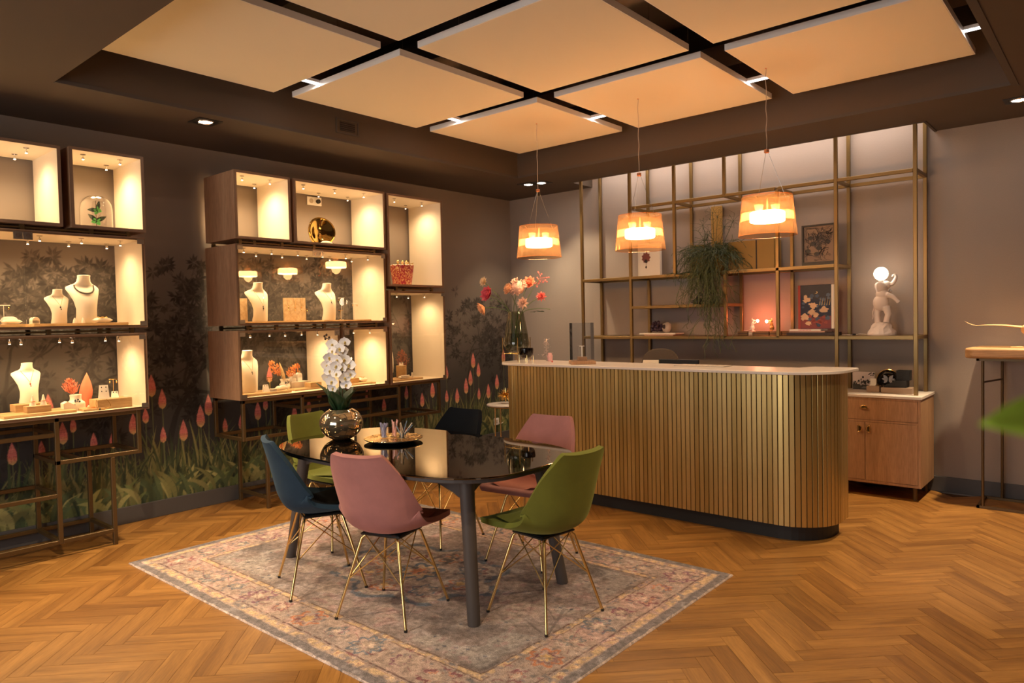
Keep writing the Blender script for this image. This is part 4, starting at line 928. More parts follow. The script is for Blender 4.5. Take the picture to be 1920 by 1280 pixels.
m_ = MB(); m_.tube([(0, 0, -.003), (0, 0, .02)], .002, 5); m_.build('stem', 'linen', pp)
# ---------------------------------------------------------------- pendant lamps
plab = ['amber ribbed pendant lamp, the leftmost and farthest of the three', 'amber ribbed pendant lamp, the middle one of the three', 'amber ribbed pendant lamp, the rightmost and largest looking of the three']
for i, (x, y, zt, zb, zn) in enumerate([(1.934, -1.885, 2.223, 1.963, 2.519), (2.893, -1.882, 2.207, 1.950, 2.51), (3.84, -1.856, 2.231, 1.972, 2.528)]):
    t = thing('pendant_lamp', plab[i], 'lamp', (x, y, zb), 0, 'pendant lamps over the counter'); h = zt - zb
    rb, rt = .185, .158
    MB().lathe([(rb, 0), (rt, h)], 200, rib=.0010).build('shade', 'shade', t, smooth=False)
    m_ = MB(); m_.tube([(rb * math.cos(a), rb * math.sin(a), .0015) for a in [2 * PI * k / 48 for k in range(49)]], .0018, 5, cap=False); m_.build('rim', 'shade', t); m_ = MB(); m_.tube([(rt * math.cos(a), rt * math.sin(a), h) for a in [2 * PI * k / 48 for k in range(49)]], .0018, 5, cap=False); m_.build('rim', 'shade', t)
    zr = lambda z: rb + (rt - rb) * z / h
    MB().lathe([(zr(.095) - .006, .095), (zr(.15) - .006, .15)], 110, rib=.001).build('inner_band', 'band', t)
    MB().lathe([(.103, .090), (.110, .097), (.110, .150), (.103, .157)], 48).build('diffuser', 'diffuser', t, smooth=True)
    m_ = MB()
    for sx_ in (-1, 1):
        m_.lathe([(.022, .16), (.03, .205), (.0001, .212)], 20, (sx_ * .055 * .757, sx_ * .055 * .652, 0))
    m_.build('socket', 'band', t, smooth=True)
    m_ = MB(); m_.lathe([(.0001, h - .03), (.13, h - .03), (.13, h - .027), (.0001, h - .027)], 48); m_.build('top_disc', 'shade', t)
    m_ = MB(); 
    for k in range(3): a = 2 * PI * k / 3 + .4; m_.tube([(.13 * math.cos(a), .13 * math.sin(a), h - .028), ((rt - .001) * math.cos(a), (rt - .001) * math.sin(a), h - .01)], .002, 5)
    m_.tube([(0, 0, .16), (0, 0, h - .02)], .006, 8); m_.build('bracket', 'copper', t)
    MB().cyl((0, 0, zn - zb - .012), .016, .022, 20).build('cable_hub', 'copper', t, smooth=True, bevel=.002)
    for k in range(3):
        a = 2 * PI * k / 3 + .4; m_ = MB(); m_.tube([(.010 * math.cos(a), .010 * math.sin(a), zn - zb - .01), (.12 * math.cos(a), .12 * math.sin(a), h - .027)], .0011, 4); m_.build('wire', 'chrome', t)
    L_ = ZP - zn - .001; pts = [(.004 * math.sin(q * 2.5), .003 * math.sin(q * 4), zn - zb + .01 + (L_ - .01) * q / 8) for q in range(9)]; pts[0] = (0, 0, pts[0][2]); m_ = MB(); m_.tube([tuple(p) for p in smooth_path(pts, 40)], .0022, 5); m_.build('cord', 'linen', t, smooth=True)
    m_ = MB(); m_.cyl((0, 0, ZP - zb - .004), .006, .004, 10); m_.build('ceiling_cap', 'copper', t)
    light('lamp_glow', 'POINT', (0, 0, .075), 1.6, WARM, .05, parent=t)

CT = 1.0915
# ---------------------------------------------------------------- on the counter
vz = thing('flower_vase', 'tall smoked glass vase in a thin brass frame at the left end of the counter', 'vase', (1.602, -1.81, CT))
m_ = MB(); pf = smooth_path([(.0001, .075), (.05, .076), (.085, .095), (.112, .135), (.110, .19), (.092, .30), (.070, .418), (.068, .418), (.090, .30), (.107, .19), (.108, .14), (.08, .10), (.05, .082), (.0001, .080)], 70); m_.lathe(pf, 40); m_.build('body', 'smoke', vz, smooth=True)
m_ = MB(); m_.lathe([(.0001, .084), (.05, .086), (.10, .14), (.10, .24), (.0001, .24)], 28); m_.build('water', thin_glass('vase_water', (.72, .73, .68), .5, 1.33), vz, smooth=True)
m_ = MB()
for a in (-1, 1):
    for b in (-1, 1): m_.tube([(a * .085, b * .085, 0), (a * .085, b * .085, .205)], .0035, 6)
for z in (.066,):
    pts = [(-.085, -.085, z), (.085, -.085, z), (.085, .085, z), (-.085, .085, z), (-.085, -.085, z)]; m_.tube(pts, .003, 6); m_.tube([(-.085, 0, z), (.085, 0, z)], .003, 6); m_.tube([(0, -.085, z), (0, .085, z)], .003, 6)
m_.build('brass_frame', 'goldleg', vz)
rf = random.Random(9)
def bloom(kind, par, c, r, mname, tilt):
    m_ = MB(); T = Matrix.Translation(c) @ Vector(tilt).normalized().to_track_quat('Z', 'Y').to_matrix().to_4x4(); m_.T = T
    if kind == 'dahlia':
        for ring in range(6):
            n = 8 + ring * 2; el = .15 + ring * .28
            for i in range(n):
                a = 2 * PI * i / n + ring * .4; d = (math.cos(a) * math.cos(el - .2) , math.sin(a) * math.cos(el - .2), math.sin(el - .2) + .05); m_.petal((0, 0, 0), d, (0, 0, 1) if el < 1.2 else (-math.cos(a), -math.sin(a), 0), r * (1 - ring * .05), r * .30, curl=-.2, k=3)
    elif kind == 'peony':
        for ring in range(5):
            n = 5 + ring; el = 1.25 - ring * .26
            for i in range(n):
                a = 2 * PI * i / n + ring * .7; d = (math.cos(a) * math.cos(el), math.sin(a) * math.cos(el), math.sin(el)); m_.petal((0, 0, -r * .2), d, (-math.cos(a), -math.sin(a), .6), r * (.85 + ring * .06), r * .85, curl=-.35, k=4)
    elif kind == 'hyd':
        for i in range(90):
            t_ = math.acos(rf.uniform(-.35, 1)); a = rf.uniform(0, 2 * PI); p = (r * math.sin(t_) * math.cos(a), r * math.sin(t_) * math.sin(a), r * math.cos(t_))
            m_.petal((p[0] * .75, p[1] * .75, p[2] * .75), p, (0, 0, 1), r * .34, r * .20, curl=.1, k=2)
        m_.ball((0, 0, 0), r * .75, n=12, jit=.05)
    elif kind == 'berries':
        for i in range(16):
            p = (rf.gauss(0, r * .5), rf.gauss(0, r * .5), r * 2.2 * (i / 16 - .5)); m_.ball(p, .0075, n=8); m_.tube([(0, 0, p[2] - .02), p], .0012, 4)
    o = m_.build('bloom', M[mname], par, smooth=True); o.modifiers.new('t', 'SOLIDIFY').thickness = .0008
    return o
VX_, VY_ = 1.602, -1.81
def flower(label, kind, px, z, r, mname, tilt=(.3, -.6, .5), f=0.0, via=None, leaves=0):
    r = r * 1.2
    t = thing('cut_flower', label, 'flower', (VX_, VY_, CT), 0, 'cut flowers in the tall vase')
    hd = rv * px + fv * f + Vector((0, 0, z)); nk = rv * rf.uniform(-.03, .03) + fv * rf.uniform(-.03, .03) + Vector((0, 0, .41)); bt = rv * rf.uniform(-.05, .05) + fv * rf.uniform(-.05, .05) + Vector((0, 0, .12))
    if px < -.1: nk = rv * -.045 + Vector((0, 0, .40))
    if px > .12: nk = rv * .045 + Vector((0, 0, .40))
    mid = nk.lerp(hd, .5) + Vector((0, 0, .03)); 
    m_ = MB(); m_.tube([tuple(p) for p in smooth_path([tuple(bt), tuple(nk), tuple(mid), tuple(hd)], 18)], .0028, 6); so = m_.build('stem', 'stem', t, smooth=True)
    if kind: bloom(kind, t, hd, r, mname, tilt)
    for i in range(leaves):
        p = nk.lerp(hd, rf.uniform(.35, 1)); m_ = MB(); a = rf.uniform(0, 2 * PI); m_.petal(tuple(p), (math.cos(a), math.sin(a), rf.uniform(-.2, .5)), (0, 0, 1), .05, .032, k=4); m_.build('leaf', 'leaf', t, smooth=True)
flower('small cream anemone, top left bloom of the bouquet', 'dahlia', -.27, .695, .040, 'f_cream', (-.2, -1, .3), leaves=3)
flower('deep pink poppy like bloom at the left of the bouquet', 'peony', -.24, .585, .062, 'f_pink', (-.1, -1, .3), leaves=2)
flower('drooping peach bloom, lowest at the left of the bouquet', 'peony', -.285, .47, .055, 'f_peach', (-.6, -.7, -.5))
flower('orange pink bloom left of the large blush one', 'peony', -.055, .625, .048, 'f_peach', (-.4, -.9, .3), f=-.03)
flower('large blush round bloom in the middle of the bouquet', 'hyd', .02, .64, .068, 'f_blush', (.1, -.7, .7), f=-.03)
flower('orange bloom behind, upper right of the middle of the bouquet', 'peony', .12, .675, .055, 'f_orange', (.3, -.8, .5), f=.02)
flower('smaller blush bloom hanging low at the right of the vase neck', 'dahlia', .065, .50, .050, 'f_blush', (.3, -1, .1), f=-.05)
flower('coral red round bloom at the right of the bouquet', 'dahlia', .225, .555, .042, 'f_rose', (.5, -.8, .2))
flower('tall sprig of pink berries, top right of the bouquet', 'berries', .21, .71, .05, 'f_berry', (.5, -.1, 1))
flower('trailing stem with round green leaves at the far right of the bouquet', None, .30, .445, .05, 'leaf', leaves=4)
bw = thing('glass_bowl', 'small dark red glass bowl on a brass wire stand on the counter', 'bowl', (1.80, -1.92, CT))
m_ = MB(); m_.lathe(smooth_path([(.0001, .035), (.03, .037), (.055, .06), (.062, .10), (.061, .118), (.059, .118), (.059, .10), (.05, .06), (.0001, .04)], 40), 32); m_.build('bowl', 'bowlglass', bw, smooth=True)
m_ = MB()
for k in range(4): a = PI / 4 + PI / 2 * k; m_.tube([(.060 * math.cos(a), .060 * math.sin(a), 0), (.060 * math.cos(a), .060 * math.sin(a), .06), (.03 * math.cos(a), .03 * math.sin(a), .033)], .0025, 5)
m_.build('wire_stand', 'goldleg', bw)
df = thing('dried_flowers', 'pale pink dried flower spray standing on the counter by the glass bowl', 'dried flowers', (1.86, -1.72, CT))
m_ = MB()
for i in range(130):
    z = rf.uniform(.02, .19); w = .022 if z > .07 else .05; p = (rf.gauss(0, w * .6), rf.gauss(0, w * .6), z); a = rf.uniform(0, 2 * PI); m_.petal(p, (math.cos(a), math.sin(a), .5), (0, 0, 1), .016, .008, k=2)
m_.build('plume', 'pinkwhite', df); m_ = MB(); m_.tube([(0, 0, 0), (0, 0, .19)], .003, 6); m_.build('stem', 'linen', df)
m_ = MB(); m_.lathe([(.0001, 0), (.02, 0), (.024, .04), (.016, .07), (.0001, .07)], 16, (.03, .01, 0)); m_.build('pink_holder', 'pinkst', df, smooth=True)
ln = thing('glass_lantern', 'square glass lantern on a wooden base on the counter', 'lantern', (2.36, -1.90, CT), .75)
MB().box(-.095, -.095, 0, .095, .095, .026).build('base', 'oak_drawer', ln, bevel=.002)
for k, (x0, y0, x1, y1) in enumerate(((-.086, -.086, .086, -.083), (-.086, .083, .086, .086), (-.086, -.083, -.083, .083), (.083, -.083, .086, .083))): MB().box(x0, y0, .0262, x1, y1, .325).build('glass_pane', 'lantern', ln)
m_ = MB(); m_.box(-.035, -.035, .0262, .035, .035, .055); m_.build('inner_block', 'oak_drawer', ln); m_ = MB(); m_.tube([(0, 0, .056), (0, 0, .14)], .006, 8); m_.tube([(-.02, 0, .14), (.02, 0, .14)], .003, 6); m_.build('candle_stand', 'paper', ln)
bk = thing('open_booklet', 'flat gold patterned tray like booklet lying on the counter', 'booklet', (3.33, -1.78, CT)); MB().box(-.19, -.07, 0, .19, .07, .006).build('cover', 'linen', bk)
m_ = MB(); [m_.petal((-.17 + i * .034, rf.uniform(-.03, .03), .0065), (1, rf.uniform(-1, 1), 0), (0, 0, 1), .03, .012, k=2, curl=0) for i in range(10)]; m_.build('pattern', 'goldmat', bk)
sb_ = tag(MB().ball((0, 0, .008), .008, n=10).build('bead', 'f_rose', None, smooth=True), 'tiny red bead lying on the counter between dried flowers and lantern', 'bead'); sb_.location = (2.03, -1.86, CT)
oc_ = thing('office_chair', 'brown and cream chair back showing just above the counter', 'chair', (2.62, -1.12, 0), .35)
m_ = MB(); pr_ = sup(.165, .20, 2.8, 40); m_.T = Matrix.Translation((0, 0, .98)) @ Matrix.Rotation(PI / 2 - .12, 4, 'X'); m_.prism(pr_, -.02, .0); m_.build('backrest', 'brownch', oc_, bevel=.008)
m_ = MB(); m_.T = Matrix.Translation((0, -.026, .98)) @ Matrix.Rotation(PI / 2 - .12, 4, 'X'); m_.prism([(x, y) for x, y in sup(.15, .18, 2.8, 40) if y < .12], .0, .008); m_.build('cream_pad', 'cream', oc_)
MB().prism(sup(.21, .21, 3, 32), .62, .68).build('seat', 'brownch', oc_, bevel=.01); m_ = MB(); m_.tube([(0, 0, .05), (0, 0, .62)], .02, 12); m_.tube([(0, .0, .64), (0, .12, .66), (0, .06, .82)], .012, 8); m_.build('column', 'black', oc_)
m_ = MB(); [m_.tube([(0, 0, .06), (.28 * math.cos(a), .28 * math.sin(a), .02)], .014, 8) for a in [2 * PI * k / 5 for k in range(5)]]; m_.build('foot', 'black', oc_)
mo = thing('monitor', 'thin black monitor edge just above the counter', 'monitor', (2.90, -1.32, .761)); MB().box(-.175, -.012, .06, .175, .012, .342).build('screen', 'black', mo, bevel=.003); m_ = MB(); m_.box(-.08, -.06, 0, .08, .06, .008); m_.box(-.015, .0, .008, .015, .012, .12); m_.build('stand', 'black', mo)

# ---------------------------------------------------------------- things on the wall shelving
Z1, Z2, Z4, ZC = 1.8535, 1.2635, 1.5605, .8045
b = thing('art_book', 'white book with a dark red jewel on its cover standing on the upper shelf', 'book', (2.01, -.2, Z1), 0)
o = MB().box(-.125, -.02, 0, .125, .02, .33).build('cover', 'paper', b, bevel=.002)
m_ = MB(); m_.T = Matrix.Translation((-.03, -.0208, .19)) @ Matrix.Rotation(PI / 2, 4, 'X'); m_.prism([(x * 1.0, y) for x, y in [(.046 * (1 + .12 * math.cos(9 * a)) * math.cos(a), .05 * (1 + .12 * math.cos(9 * a)) * math.sin(a)) for a in [2 * PI * k / 54 for k in range(54)]]], 0, .0008); m_.build('printed_jewel', mat('print_maroon', (.20, .06, .05), .5), b)
m_ = MB(); m_.T = Matrix.Translation((-.03, -.0218, .155)) @ Matrix.Rotation(PI / 2, 4, 'X'); m_.prism([(.018 * math.cos(a), .018 * math.sin(a)) for a in [2 * PI * k / 16 for k in range(16)]], 0, .0006)
m_.prism([(.009 * math.cos(a), -.06 + .013 * math.sin(a)) for a in [2 * PI * k / 16 for k in range(16)]], -.0008, .0006); m_.prism([(-.0015, -.05), (.0015, -.05), (.0015, -.02), (-.0015, -.02)], -.0008, .0006); m_.build('printed_drop', 'book_d', b)
pl = thing('hanging_plant', 'bushy green trailing plant in a dark gold pot spilling over the shelves', 'plant', (2.70, -.21, Z1))
m_ = MB(); m_.lathe([(.0001, 0), (.08, 0), (.115, .16), (.11, .16), (.09, .02), (.0001, .02)], 28); m_.build('pot', 'goldmat', pl, smooth=True)
m_ = MB(); rp_ = random.Random(21)
def strand(p, n, step, d, dep):
    pts = [Vector(p)]
    for i in range(n):
        d = (d + Vector((rp_.gauss(0, .22), rp_.gauss(0, .22) , -.16 + rp_.gauss(0, .12)))).normalized(); q = pts[-1] + d * step
        if q.y > .17: q.y = .17
        if -.13 < q.z < .165 - .17 and q.y > -.21: q.y = -.21 - rp_.uniform(0, .05)
        if q.z < 0 and q.y > -.205: q.y = -.205 - rp_.uniform(0, .05)
        pts.append(q)
        if dep and rp_.random() < .28: strand(q, rp_.randint(2, 4), step * .8, (d + Vector((rp_.gauss(0, .8), rp_.gauss(0, .8), rp_.gauss(0, .5)))).normalized(), 0)
    m_.tube(pts, .0021, 3, cap=False)
for i in range(300):
    a = rp_.uniform(0, 2 * PI); r_ = rp_.uniform(.0, .1); strand((r_ * math.cos(a), r_ * math.sin(a) * .8, .16), rp_.randint(7, 13), .030, Vector((math.cos(a) * rp_.uniform(.3, 1), math.sin(a) * rp_.uniform(.3, 1), rp_.uniform(.1, .9))).normalized(), 1)
for i in range(110):
    x = rp_.gauss(.01, .075); strand((x, -.20, rp_.uniform(.05, .2)), rp_.randint(10, 16), .032, Vector((rp_.gauss(0, .15), -.3, -1)).normalized(), 1)
for i in range(24): x = rp_.gauss(.09, .05); strand((x, -.215, -.05), rp_.randint(14, 20), .036, Vector((rp_.gauss(0, .12), -.05, -1)).normalized(), 1)
o = m_.build('foliage', 'fronds', pl); o['kind'] = 'stuff'
m_ = MB()
for (x, z) in ((-.13, .46), (.02, .55), (.03, .52), (.10, .42), (.17, .47), (-.05, .36)):
    b0 = (x * .25, 0, .16); tip = Vector((x, rp_.uniform(-.08, .05), z)); m_.tube([b0, tip], .0022, 4)
    for k in range(9): a = 2 * PI * k / 9; q = tip + Vector((.075 * math.cos(a), rp_.uniform(-.03, .03), .07 * math.sin(a))); m_.tube([tip, q], .0013, 3); m_.tube([q, q + Vector((rp_.gauss(0, .03), 0, rp_.gauss(0, .03)))], .001, 3)
o = m_.build('tall_fronds', 'leafdark', pl); o['kind'] = 'stuff'
g = thing('gold_panel_box', 'dark gold lidless box behind and right of the trailing plant', 'box', (3.05, -.15, Z1)); m_ = MB(); m_.box(-.21, -.06, 0, .215, -.045, .27); m_.box(-.21, .10, 0, .215, .112, .27); m_.box(.20, -.045, 0, .215, .10, .27); m_.box(-.21, -.045, 0, -.195, .10, .27); m_.build('panel', 'goldmat', g, bevel=.002)
m_ = MB(); m_.box(.05, -.065, .001, .06, -.0605, .27); m_.build('seam', 'book_d', g)
g = thing('gold_strip_panel', 'tall narrow matte gold panel leaning behind the trailing plant', 'panel', (2.66, -.055, Z1)); MB().box(-.055, -.008, 0, .055, .008, .64).build('panel', 'goldmat', g, bevel=.001)
g = thing('gold_book', 'matte gold upright book left of the trailing plant', 'book', (2.52, -.17, Z1)); MB().box(-.06, -.015, 0, .06, .015, .27).build('cover', 'goldmat', g, bevel=.001)
fr = thing('framed_print', 'black framed print of branching dark lines on the upper shelf', 'picture', (3.655, -.235, Z1 + .001), -.05)
m_ = MB(); m_.box(-.14, -.012, 0, .14, .012, .035); m_.box(-.14, -.012, .335, .14, .012, .35); m_.box(-.14, -.012, .035, -.125, .012, .335); m_.box(.125, -.012, .035, .14, .012, .335); m_.build('frame', 'black', fr)
MB().box(-.125, .002, .035, .125, .008, .335).build('backing', 'taupe', fr)
m_ = MB(); rk = random.Random(4)
def twig(x, z, a, l, d):
    x1, z1 = x + math.cos(a) * l, z + math.sin(a) * l
    if not (-.12 < x1 < .12 and .04 < z1 < .33): return
    m_.tube([(x, 0, z), (x1, 0, z1)], .0010, 3)
    if d: 
        for _ in range(2): twig(x1, z1, a + rk.uniform(-.9, .9), l * rk.uniform(.7, 1.1), d - 1)
for i in range(14): twig(rk.uniform(-.11, .11), rk.choice((.045, .32, rk.uniform(.05, .3))), rk.uniform(0, 6.3), .028, 6)
for cx_, cz_ in ((-.07, .24), (-.05, .19), (.075, .2), (-.09, .13), (-.02, .1), (.0, .15)): m_.ball((cx_, 0, cz_), .024, (1, .05, .75), 9)
m_.build('printed_branches', 'black', fr)
# teapots
for k, (x, lb, s_) in enumerate(((2.535, 'small black cast teapot with lid on the middle shelf', 1.0), (2.70, 'second small black teapot half hidden by the trailing plant', .85))):
    t = thing('teapot', lb, 'teapot', (x, -.22, Z4), 0, 'teapots on the middle shelf'); t.scale = (s_,) * 3
    MB().lathe(smooth_path([(.0001, 0), (.03, 0), (.045, .015), (.046, .035), (.03, .055), (.018, .06), (.0001, .062)], 24), 24).build('body', 'black', t, smooth=True)
    m_ = MB(); m_.lathe([(.02, .0605), (.012, .07), (.006, .078), (.009, .086), (.0001, .09)], 14); m_.build('lid', 'black', t, smooth=True)
    m_ = MB(); m_.tube([(-.044, 0, .02), (-.07, 0, .02), (-.07, 0, .035), (-.045, 0, .038)], .004, 6); m_.build('handle', 'black', t); m_ = MB(); m_.tube([(.04, 0, .025), (.062, 0, .04)], [.008, .004], 8); m_.build('spout', 'black', t)
# minerals on books
for k, (w, z, mt_, lb) in enumerate(((.165, 0, 'book_p', 'thin lower book under the crystals on the lower shelf'), (.20, .0125, 'paper', 'thin pale book directly under the crystals'))):
    o = MB().box(-w, -.09, 0, w * (1 if k else .95), .09, .012).build('flat_book', mt_, None, bevel=.001); tag(o, lb, 'book', 'books lying under the crystals'); o.location = (2.13 + (0 if k else .02), -.2, Z2 + z)
m_ = MB(); 
for i in range(46): m_.ball((rf.gauss(0, .028), rf.gauss(0, .02), .03 + abs(rf.gauss(0, .03))), rf.uniform(.012, .022), n=6, jit=.25)
o = m_.build('amethyst_cluster', 'purple', None); tag(o, 'dark purple crystal cluster on the stacked books', 'crystal'); o.location = (2.075, -.2, Z2 + .027)
m_ = MB(); m_.ball((0, 0, .052), .05, (1, .8, 1.04), 14, jit=.07); o = m_.build('geode', 'agate', None, smooth=True); m2 = MB(); m2.ball((-.012, -.036, .058), .02, (1, .4, 1.1), 10, jit=.15); m2.build('hollow', 'book_d', o); tag(o, 'round grey white geode with dark hollow on the stacked books', 'crystal'); o.location = (2.19, -.2, Z2 + .027)
# books under the mouse lamps
bx_ = 2.945
for k, (w, mt_, lb) in enumerate(((.05, 'book_b', 'dark leather book spine, first in the row under the mouse lamps'), (.022, 'linen', 'cream book in the row under the mouse lamps'), (.075, 'book_b', 'wide dark leather book under the first mouse lamp'), (.055, 'book_b', 'leather book between the two mouse lamps'), (.05, 'book_b', 'leather book under the brass mouse lamp'), (.03, 'book_d', 'black book at the right end under the mouse lamps'))):
    o = MB().box(-w + .004, -.075, 0, w - .004, .075, .036).build('old_book', mt_, None, bevel=.002); q = MB(); [q.box(-w + .003, -.0757, .006 + j * .022, w - .003, -.0752, .009 + j * .022) for j in range(2)]; q.build('gilt_line', 'goldmat', o); tag(o, lb, 'book', 'old books lying in a row'); bx_ += w; o.location = (bx_, -.2, Z2); bx_ += w
def mouse(loc, label, mt_, flip, s_, glow):
    t = thing('mouse_lamp', label, 'lamp', loc, .5 if flip > 0 else PI + .5); t.scale = (s_,) * 3
    m_ = MB(); m_.ball((0, 0, .032), .022, (1, 1, 1.15), 14); m_.ball((.002, 0, .062), .016, (1, 1, 1.4), 12); m_.ball((.006, 0, .095), .0135, n=12); m_.tube([(.01, 0, .098), (.03, 0, .098)], [.010, .003], 8)
    for y_ in (-.013, .013): m_.tube([(-.004, y_, .016), (.004, y_, .004), (.022, y_, .004)], [.010, .006, .004], 8); m_.tube([(.006, y_ * .8, .072), (.022, y_, .072), (.036, y_ * .4, .084)], [.006, .0045, .004], 8)
    fuse(m_, 'body', mt_, t, .0024)
    m_ = MB(); m_.ball((-.001, .011, .112), .009, (.35, 1, 1), 10); m_.ball((-.001, -.011, .112), .009, (.35, 1, 1), 10); m_.build('ear', mt_, t, smooth=True)
    m_ = MB(); m_.tube(smooth_path([(-.015, 0, .015), (-.04, 0, .006), (-.06, .01, .004), (-.075, .0, .004)], 10), .0022, 5); m_.build('tail', mt_, t)
    m_ = MB(); m_.ball((.047, 0, .093), .013, (1, 1, 1.15), 12); m_.build('bulb', mat('lit_small_bulb', (1, .5, .4), .5, emit=(1.0, .42, .25), es=glow), t, smooth=True); m_ = MB(); m_.tube([(.03, 0, .078), (.040, 0, .085)], .006, 8); m_.build('holder', 'goldmat', t)
    light('mouse_glow', 'POINT', (.047, .03, .125), 1.5, (1.0, .22, .10), .012, parent=t)
mouse((3.055, -.2, Z2 + .0365), 'pale standing mouse lamp holding a small lit bulb', 'resin', 1, 1.0, 14)
mouse((3.235, -.2, Z2 + .0365), 'brass toned mouse lamp facing the pale one with a glowing bulb', 'goldmat', -1, .95, 30)
# printed book and stack
b = thing('picture_book', 'large blue book with cream fish like figures on the cover, standing on the lower shelf', 'book', (3.63, -.23, Z2 + .055), -.04)
MB().box(-.148, -.018, 0, .148, .018, .375).build('cover', 'navy', b, bevel=.001); MB().box(.130, -.0185, .002, .1485, .0185, .373).build('page_edge', 'paper', b); MB().box(-.149, -.0186, 0, -.128, .0186, .375).build('spine', 'book_r', b)
cv = MB(); rk = random.Random(2); yq = -.0187
def blob(cx_, cz_, r_, col, sp=0, d=0.0, n=22):
    pts = [(cx_ + r_ * (1 + (sp * rk.uniform(-.5, 1) if sp else 0)) * math.cos(2 * PI * k / n), yq - d, cz_ + r_ * (1 + (sp * rk.uniform(-.5, 1) if sp else 0)) * .8 * math.sin(2 * PI * k / n)) for k in range(n)]
    cv.add([(cx_, yq - d, cz_)] + pts, [(0, 1 + k, 1 + (k + 1) % n) for k in range(n)], 0, col)
cv.add([(-.125, yq, .003), (.128, yq, .003), (.128, yq, .11), (-.125, yq, .09)], [(0, 1, 2, 3)], 0, (.20, .03, .03)); cv.add([(-.125, yq, .28), (.128, yq, .23), (.128, yq, .372), (-.125, yq, .372)], [(0, 1, 2, 3)], 0, (.012, .012, .02))
for i in range(26): blob(rk.uniform(-.11, .11), rk.uniform(.03, .30), rk.uniform(.010, .022), rk.choice(((.03, .06, .12), (.06, .10, .17), (.02, .03, .05))), .3, .0002 + i * 2e-6)
for x, z, r_ in ((-.075, .25, .026), (-.02, .20, .032), (.07, .16, .030), (-.03, .14, .028), (-.09, .10, .032), (-.06, .05, .022), (.0, .12, .022), (-.085, .28, .014)): blob(x, z, r_, (.62, .42, .26), .5, .0004)
for i in range(9): blob(rk.uniform(-.05, .11), rk.uniform(.02, .11), .014, (.30, .05, .03), .4, .0005)
blob(.005, .31, .013, (.7, .5, .2), 0, .0004); blob(.0, .312, .011, (.012, .012, .02), 0, .0006)
for i in range(5): cv.add([(.03 + i * .02, yq - .0003, .20), (.036 + i * .02, yq - .0003, .20), (.045 + i * .02, yq - .0003, .27)], [(0, 1, 2)], 0, (.5, .38, .14))
cv.build('cover_print', 'cover', b)
for k, (w, h_, mt_, lb, z, dx) in enumerate(((.20, .026, 'book_d', 'thick black book at the bottom of the stack below the blue book', 0, 0), (.15, .012, 'book_p', 'thin magazine in the stack below the blue book', .0265, -.03), (.13, .014, 'paper', 'white book with pink spine lettering on top of the stack below the blue book', .039, -.045))):
    o = MB().box(-w, -.10, 0, w, .085, h_).build('stacked_book', mt_, None, bevel=.001)
    if k == 2: q = MB(); [q.box(-.05 + j * .012, -.1006, .003, -.044 + j * .012, -.1001, .011) for j in range(9)]; q.build('spine_marks', 'f_pink', o)
    tag(o, lb, 'book', 'stack of books on the lower shelf'); o.location = (3.60 + dx, -.2, Z2 + z)
# elephant lamp
e = thing('elephant_lamp', 'white elephant statue lamp on hind legs balancing a glowing globe', 'lamp', (4.133, -.2, Z2), .38)
m_ = MB(); pr_ = []
K = 20
vs = []; zz = [0, .012, .03, .055, .08, .098, .104]; rr0 = [.108, .108, .098, .082, .070, .058, .03]
for i, (z, r_) in enumerate(zip(zz, rr0)):
    for j in range(K): a = 2 * PI * j / K; q = r_ * (1 + (rf.uniform(-.09, .09) if 1 < i < 6 else 0)); vs.append((q * math.cos(a), q * .75 * math.sin(a), z))
fs = [(i * K + j, i * K + (j + 1) % K, (i + 1) * K + (j + 1) % K, (i + 1) * K + j) for i in range(len(zz) - 1) for j in range(K)] + [tuple(range(K - 1, -1, -1)), tuple(range(6 * K, 7 * K))]
m_.add(vs, fs); m_.build('rock_base', 'resin', e)
m_ = MB(); m_.ball((-.006, 0, .262), .060, (1, .85, 1.12), 20); m_.ball((.004, 0, .33), .049, (1, .9, 1.1), 18); m_.ball((.012, 0, .375), .036, n=16); m_.ball((.030, 0, .405), .037, (1.1, .9, .95), 16)
m_.tube(smooth_path([(.05, 0, .405), (.078, 0, .415), (.095, 0, .440), (.105, 0, .468), (.098, 0, .484), (.083, 0, .482), (.076, 0, .468)], 18), [.020 - .0008 * i for i in range(19)], 10)
for p_, r_ in (([(-.025, .024, .23), (-.031, .027, .16), (-.027, .025, .120), (-.026, .025, .101)], [.034, .025, .023, .026]), ([(.028, -.024, .23), (.044, -.029, .168), (.031, -.027, .120), (.030, -.027, .101)], [.034, .025, .023, .026]),
               ([(.03, -.028, .328), (.072, -.036, .310), (.104, -.038, .276), (.116, -.038, .262)], [.024, .018, .014, .018]), ([(.02, .034, .345), (.056, .040, .332), (.066, .028, .352), (.070, .022, .362)], [.020, .015, .012, .014])): m_.tube(p_, r_, 12)
fuse(m_, 'elephant_body', 'resin', e, .0042)
m_ = MB(); m_.petal((.010, .030, .425), (-.55, .25, -1), (.2, 1, 0), .085, .085, curl=.2, k=6); m_.petal((.010, -.030, .425), (-.55, -.25, -1), (.2, -1, 0), .085, .085, curl=.2, k=6); o = m_.build('ear', 'resin', e, smooth=True); o.modifiers.new('t', 'SOLIDIFY').thickness = .005
m_ = MB(); m_.tube(smooth_path([(-.055, 0, .225), (-.066, 0, .19), (-.064, 0, .15), (-.067, 0, .13)], 10), .003, 5); m_.build('tail', 'resin', e)
m_ = MB(); m_.tube(smooth_path([(.05, .018, .41), (.07, .022, .405), (.085, .022, .415)], 8), [.006 - .0006 * i for i in range(9)], 6); m_.tube(smooth_path([(.05, -.018, .41), (.07, -.022, .405), (.085, -.022, .415)], 8), [.006 - .0006 * i for i in range(9)], 6); m_.build('tusk', 'resin', e)
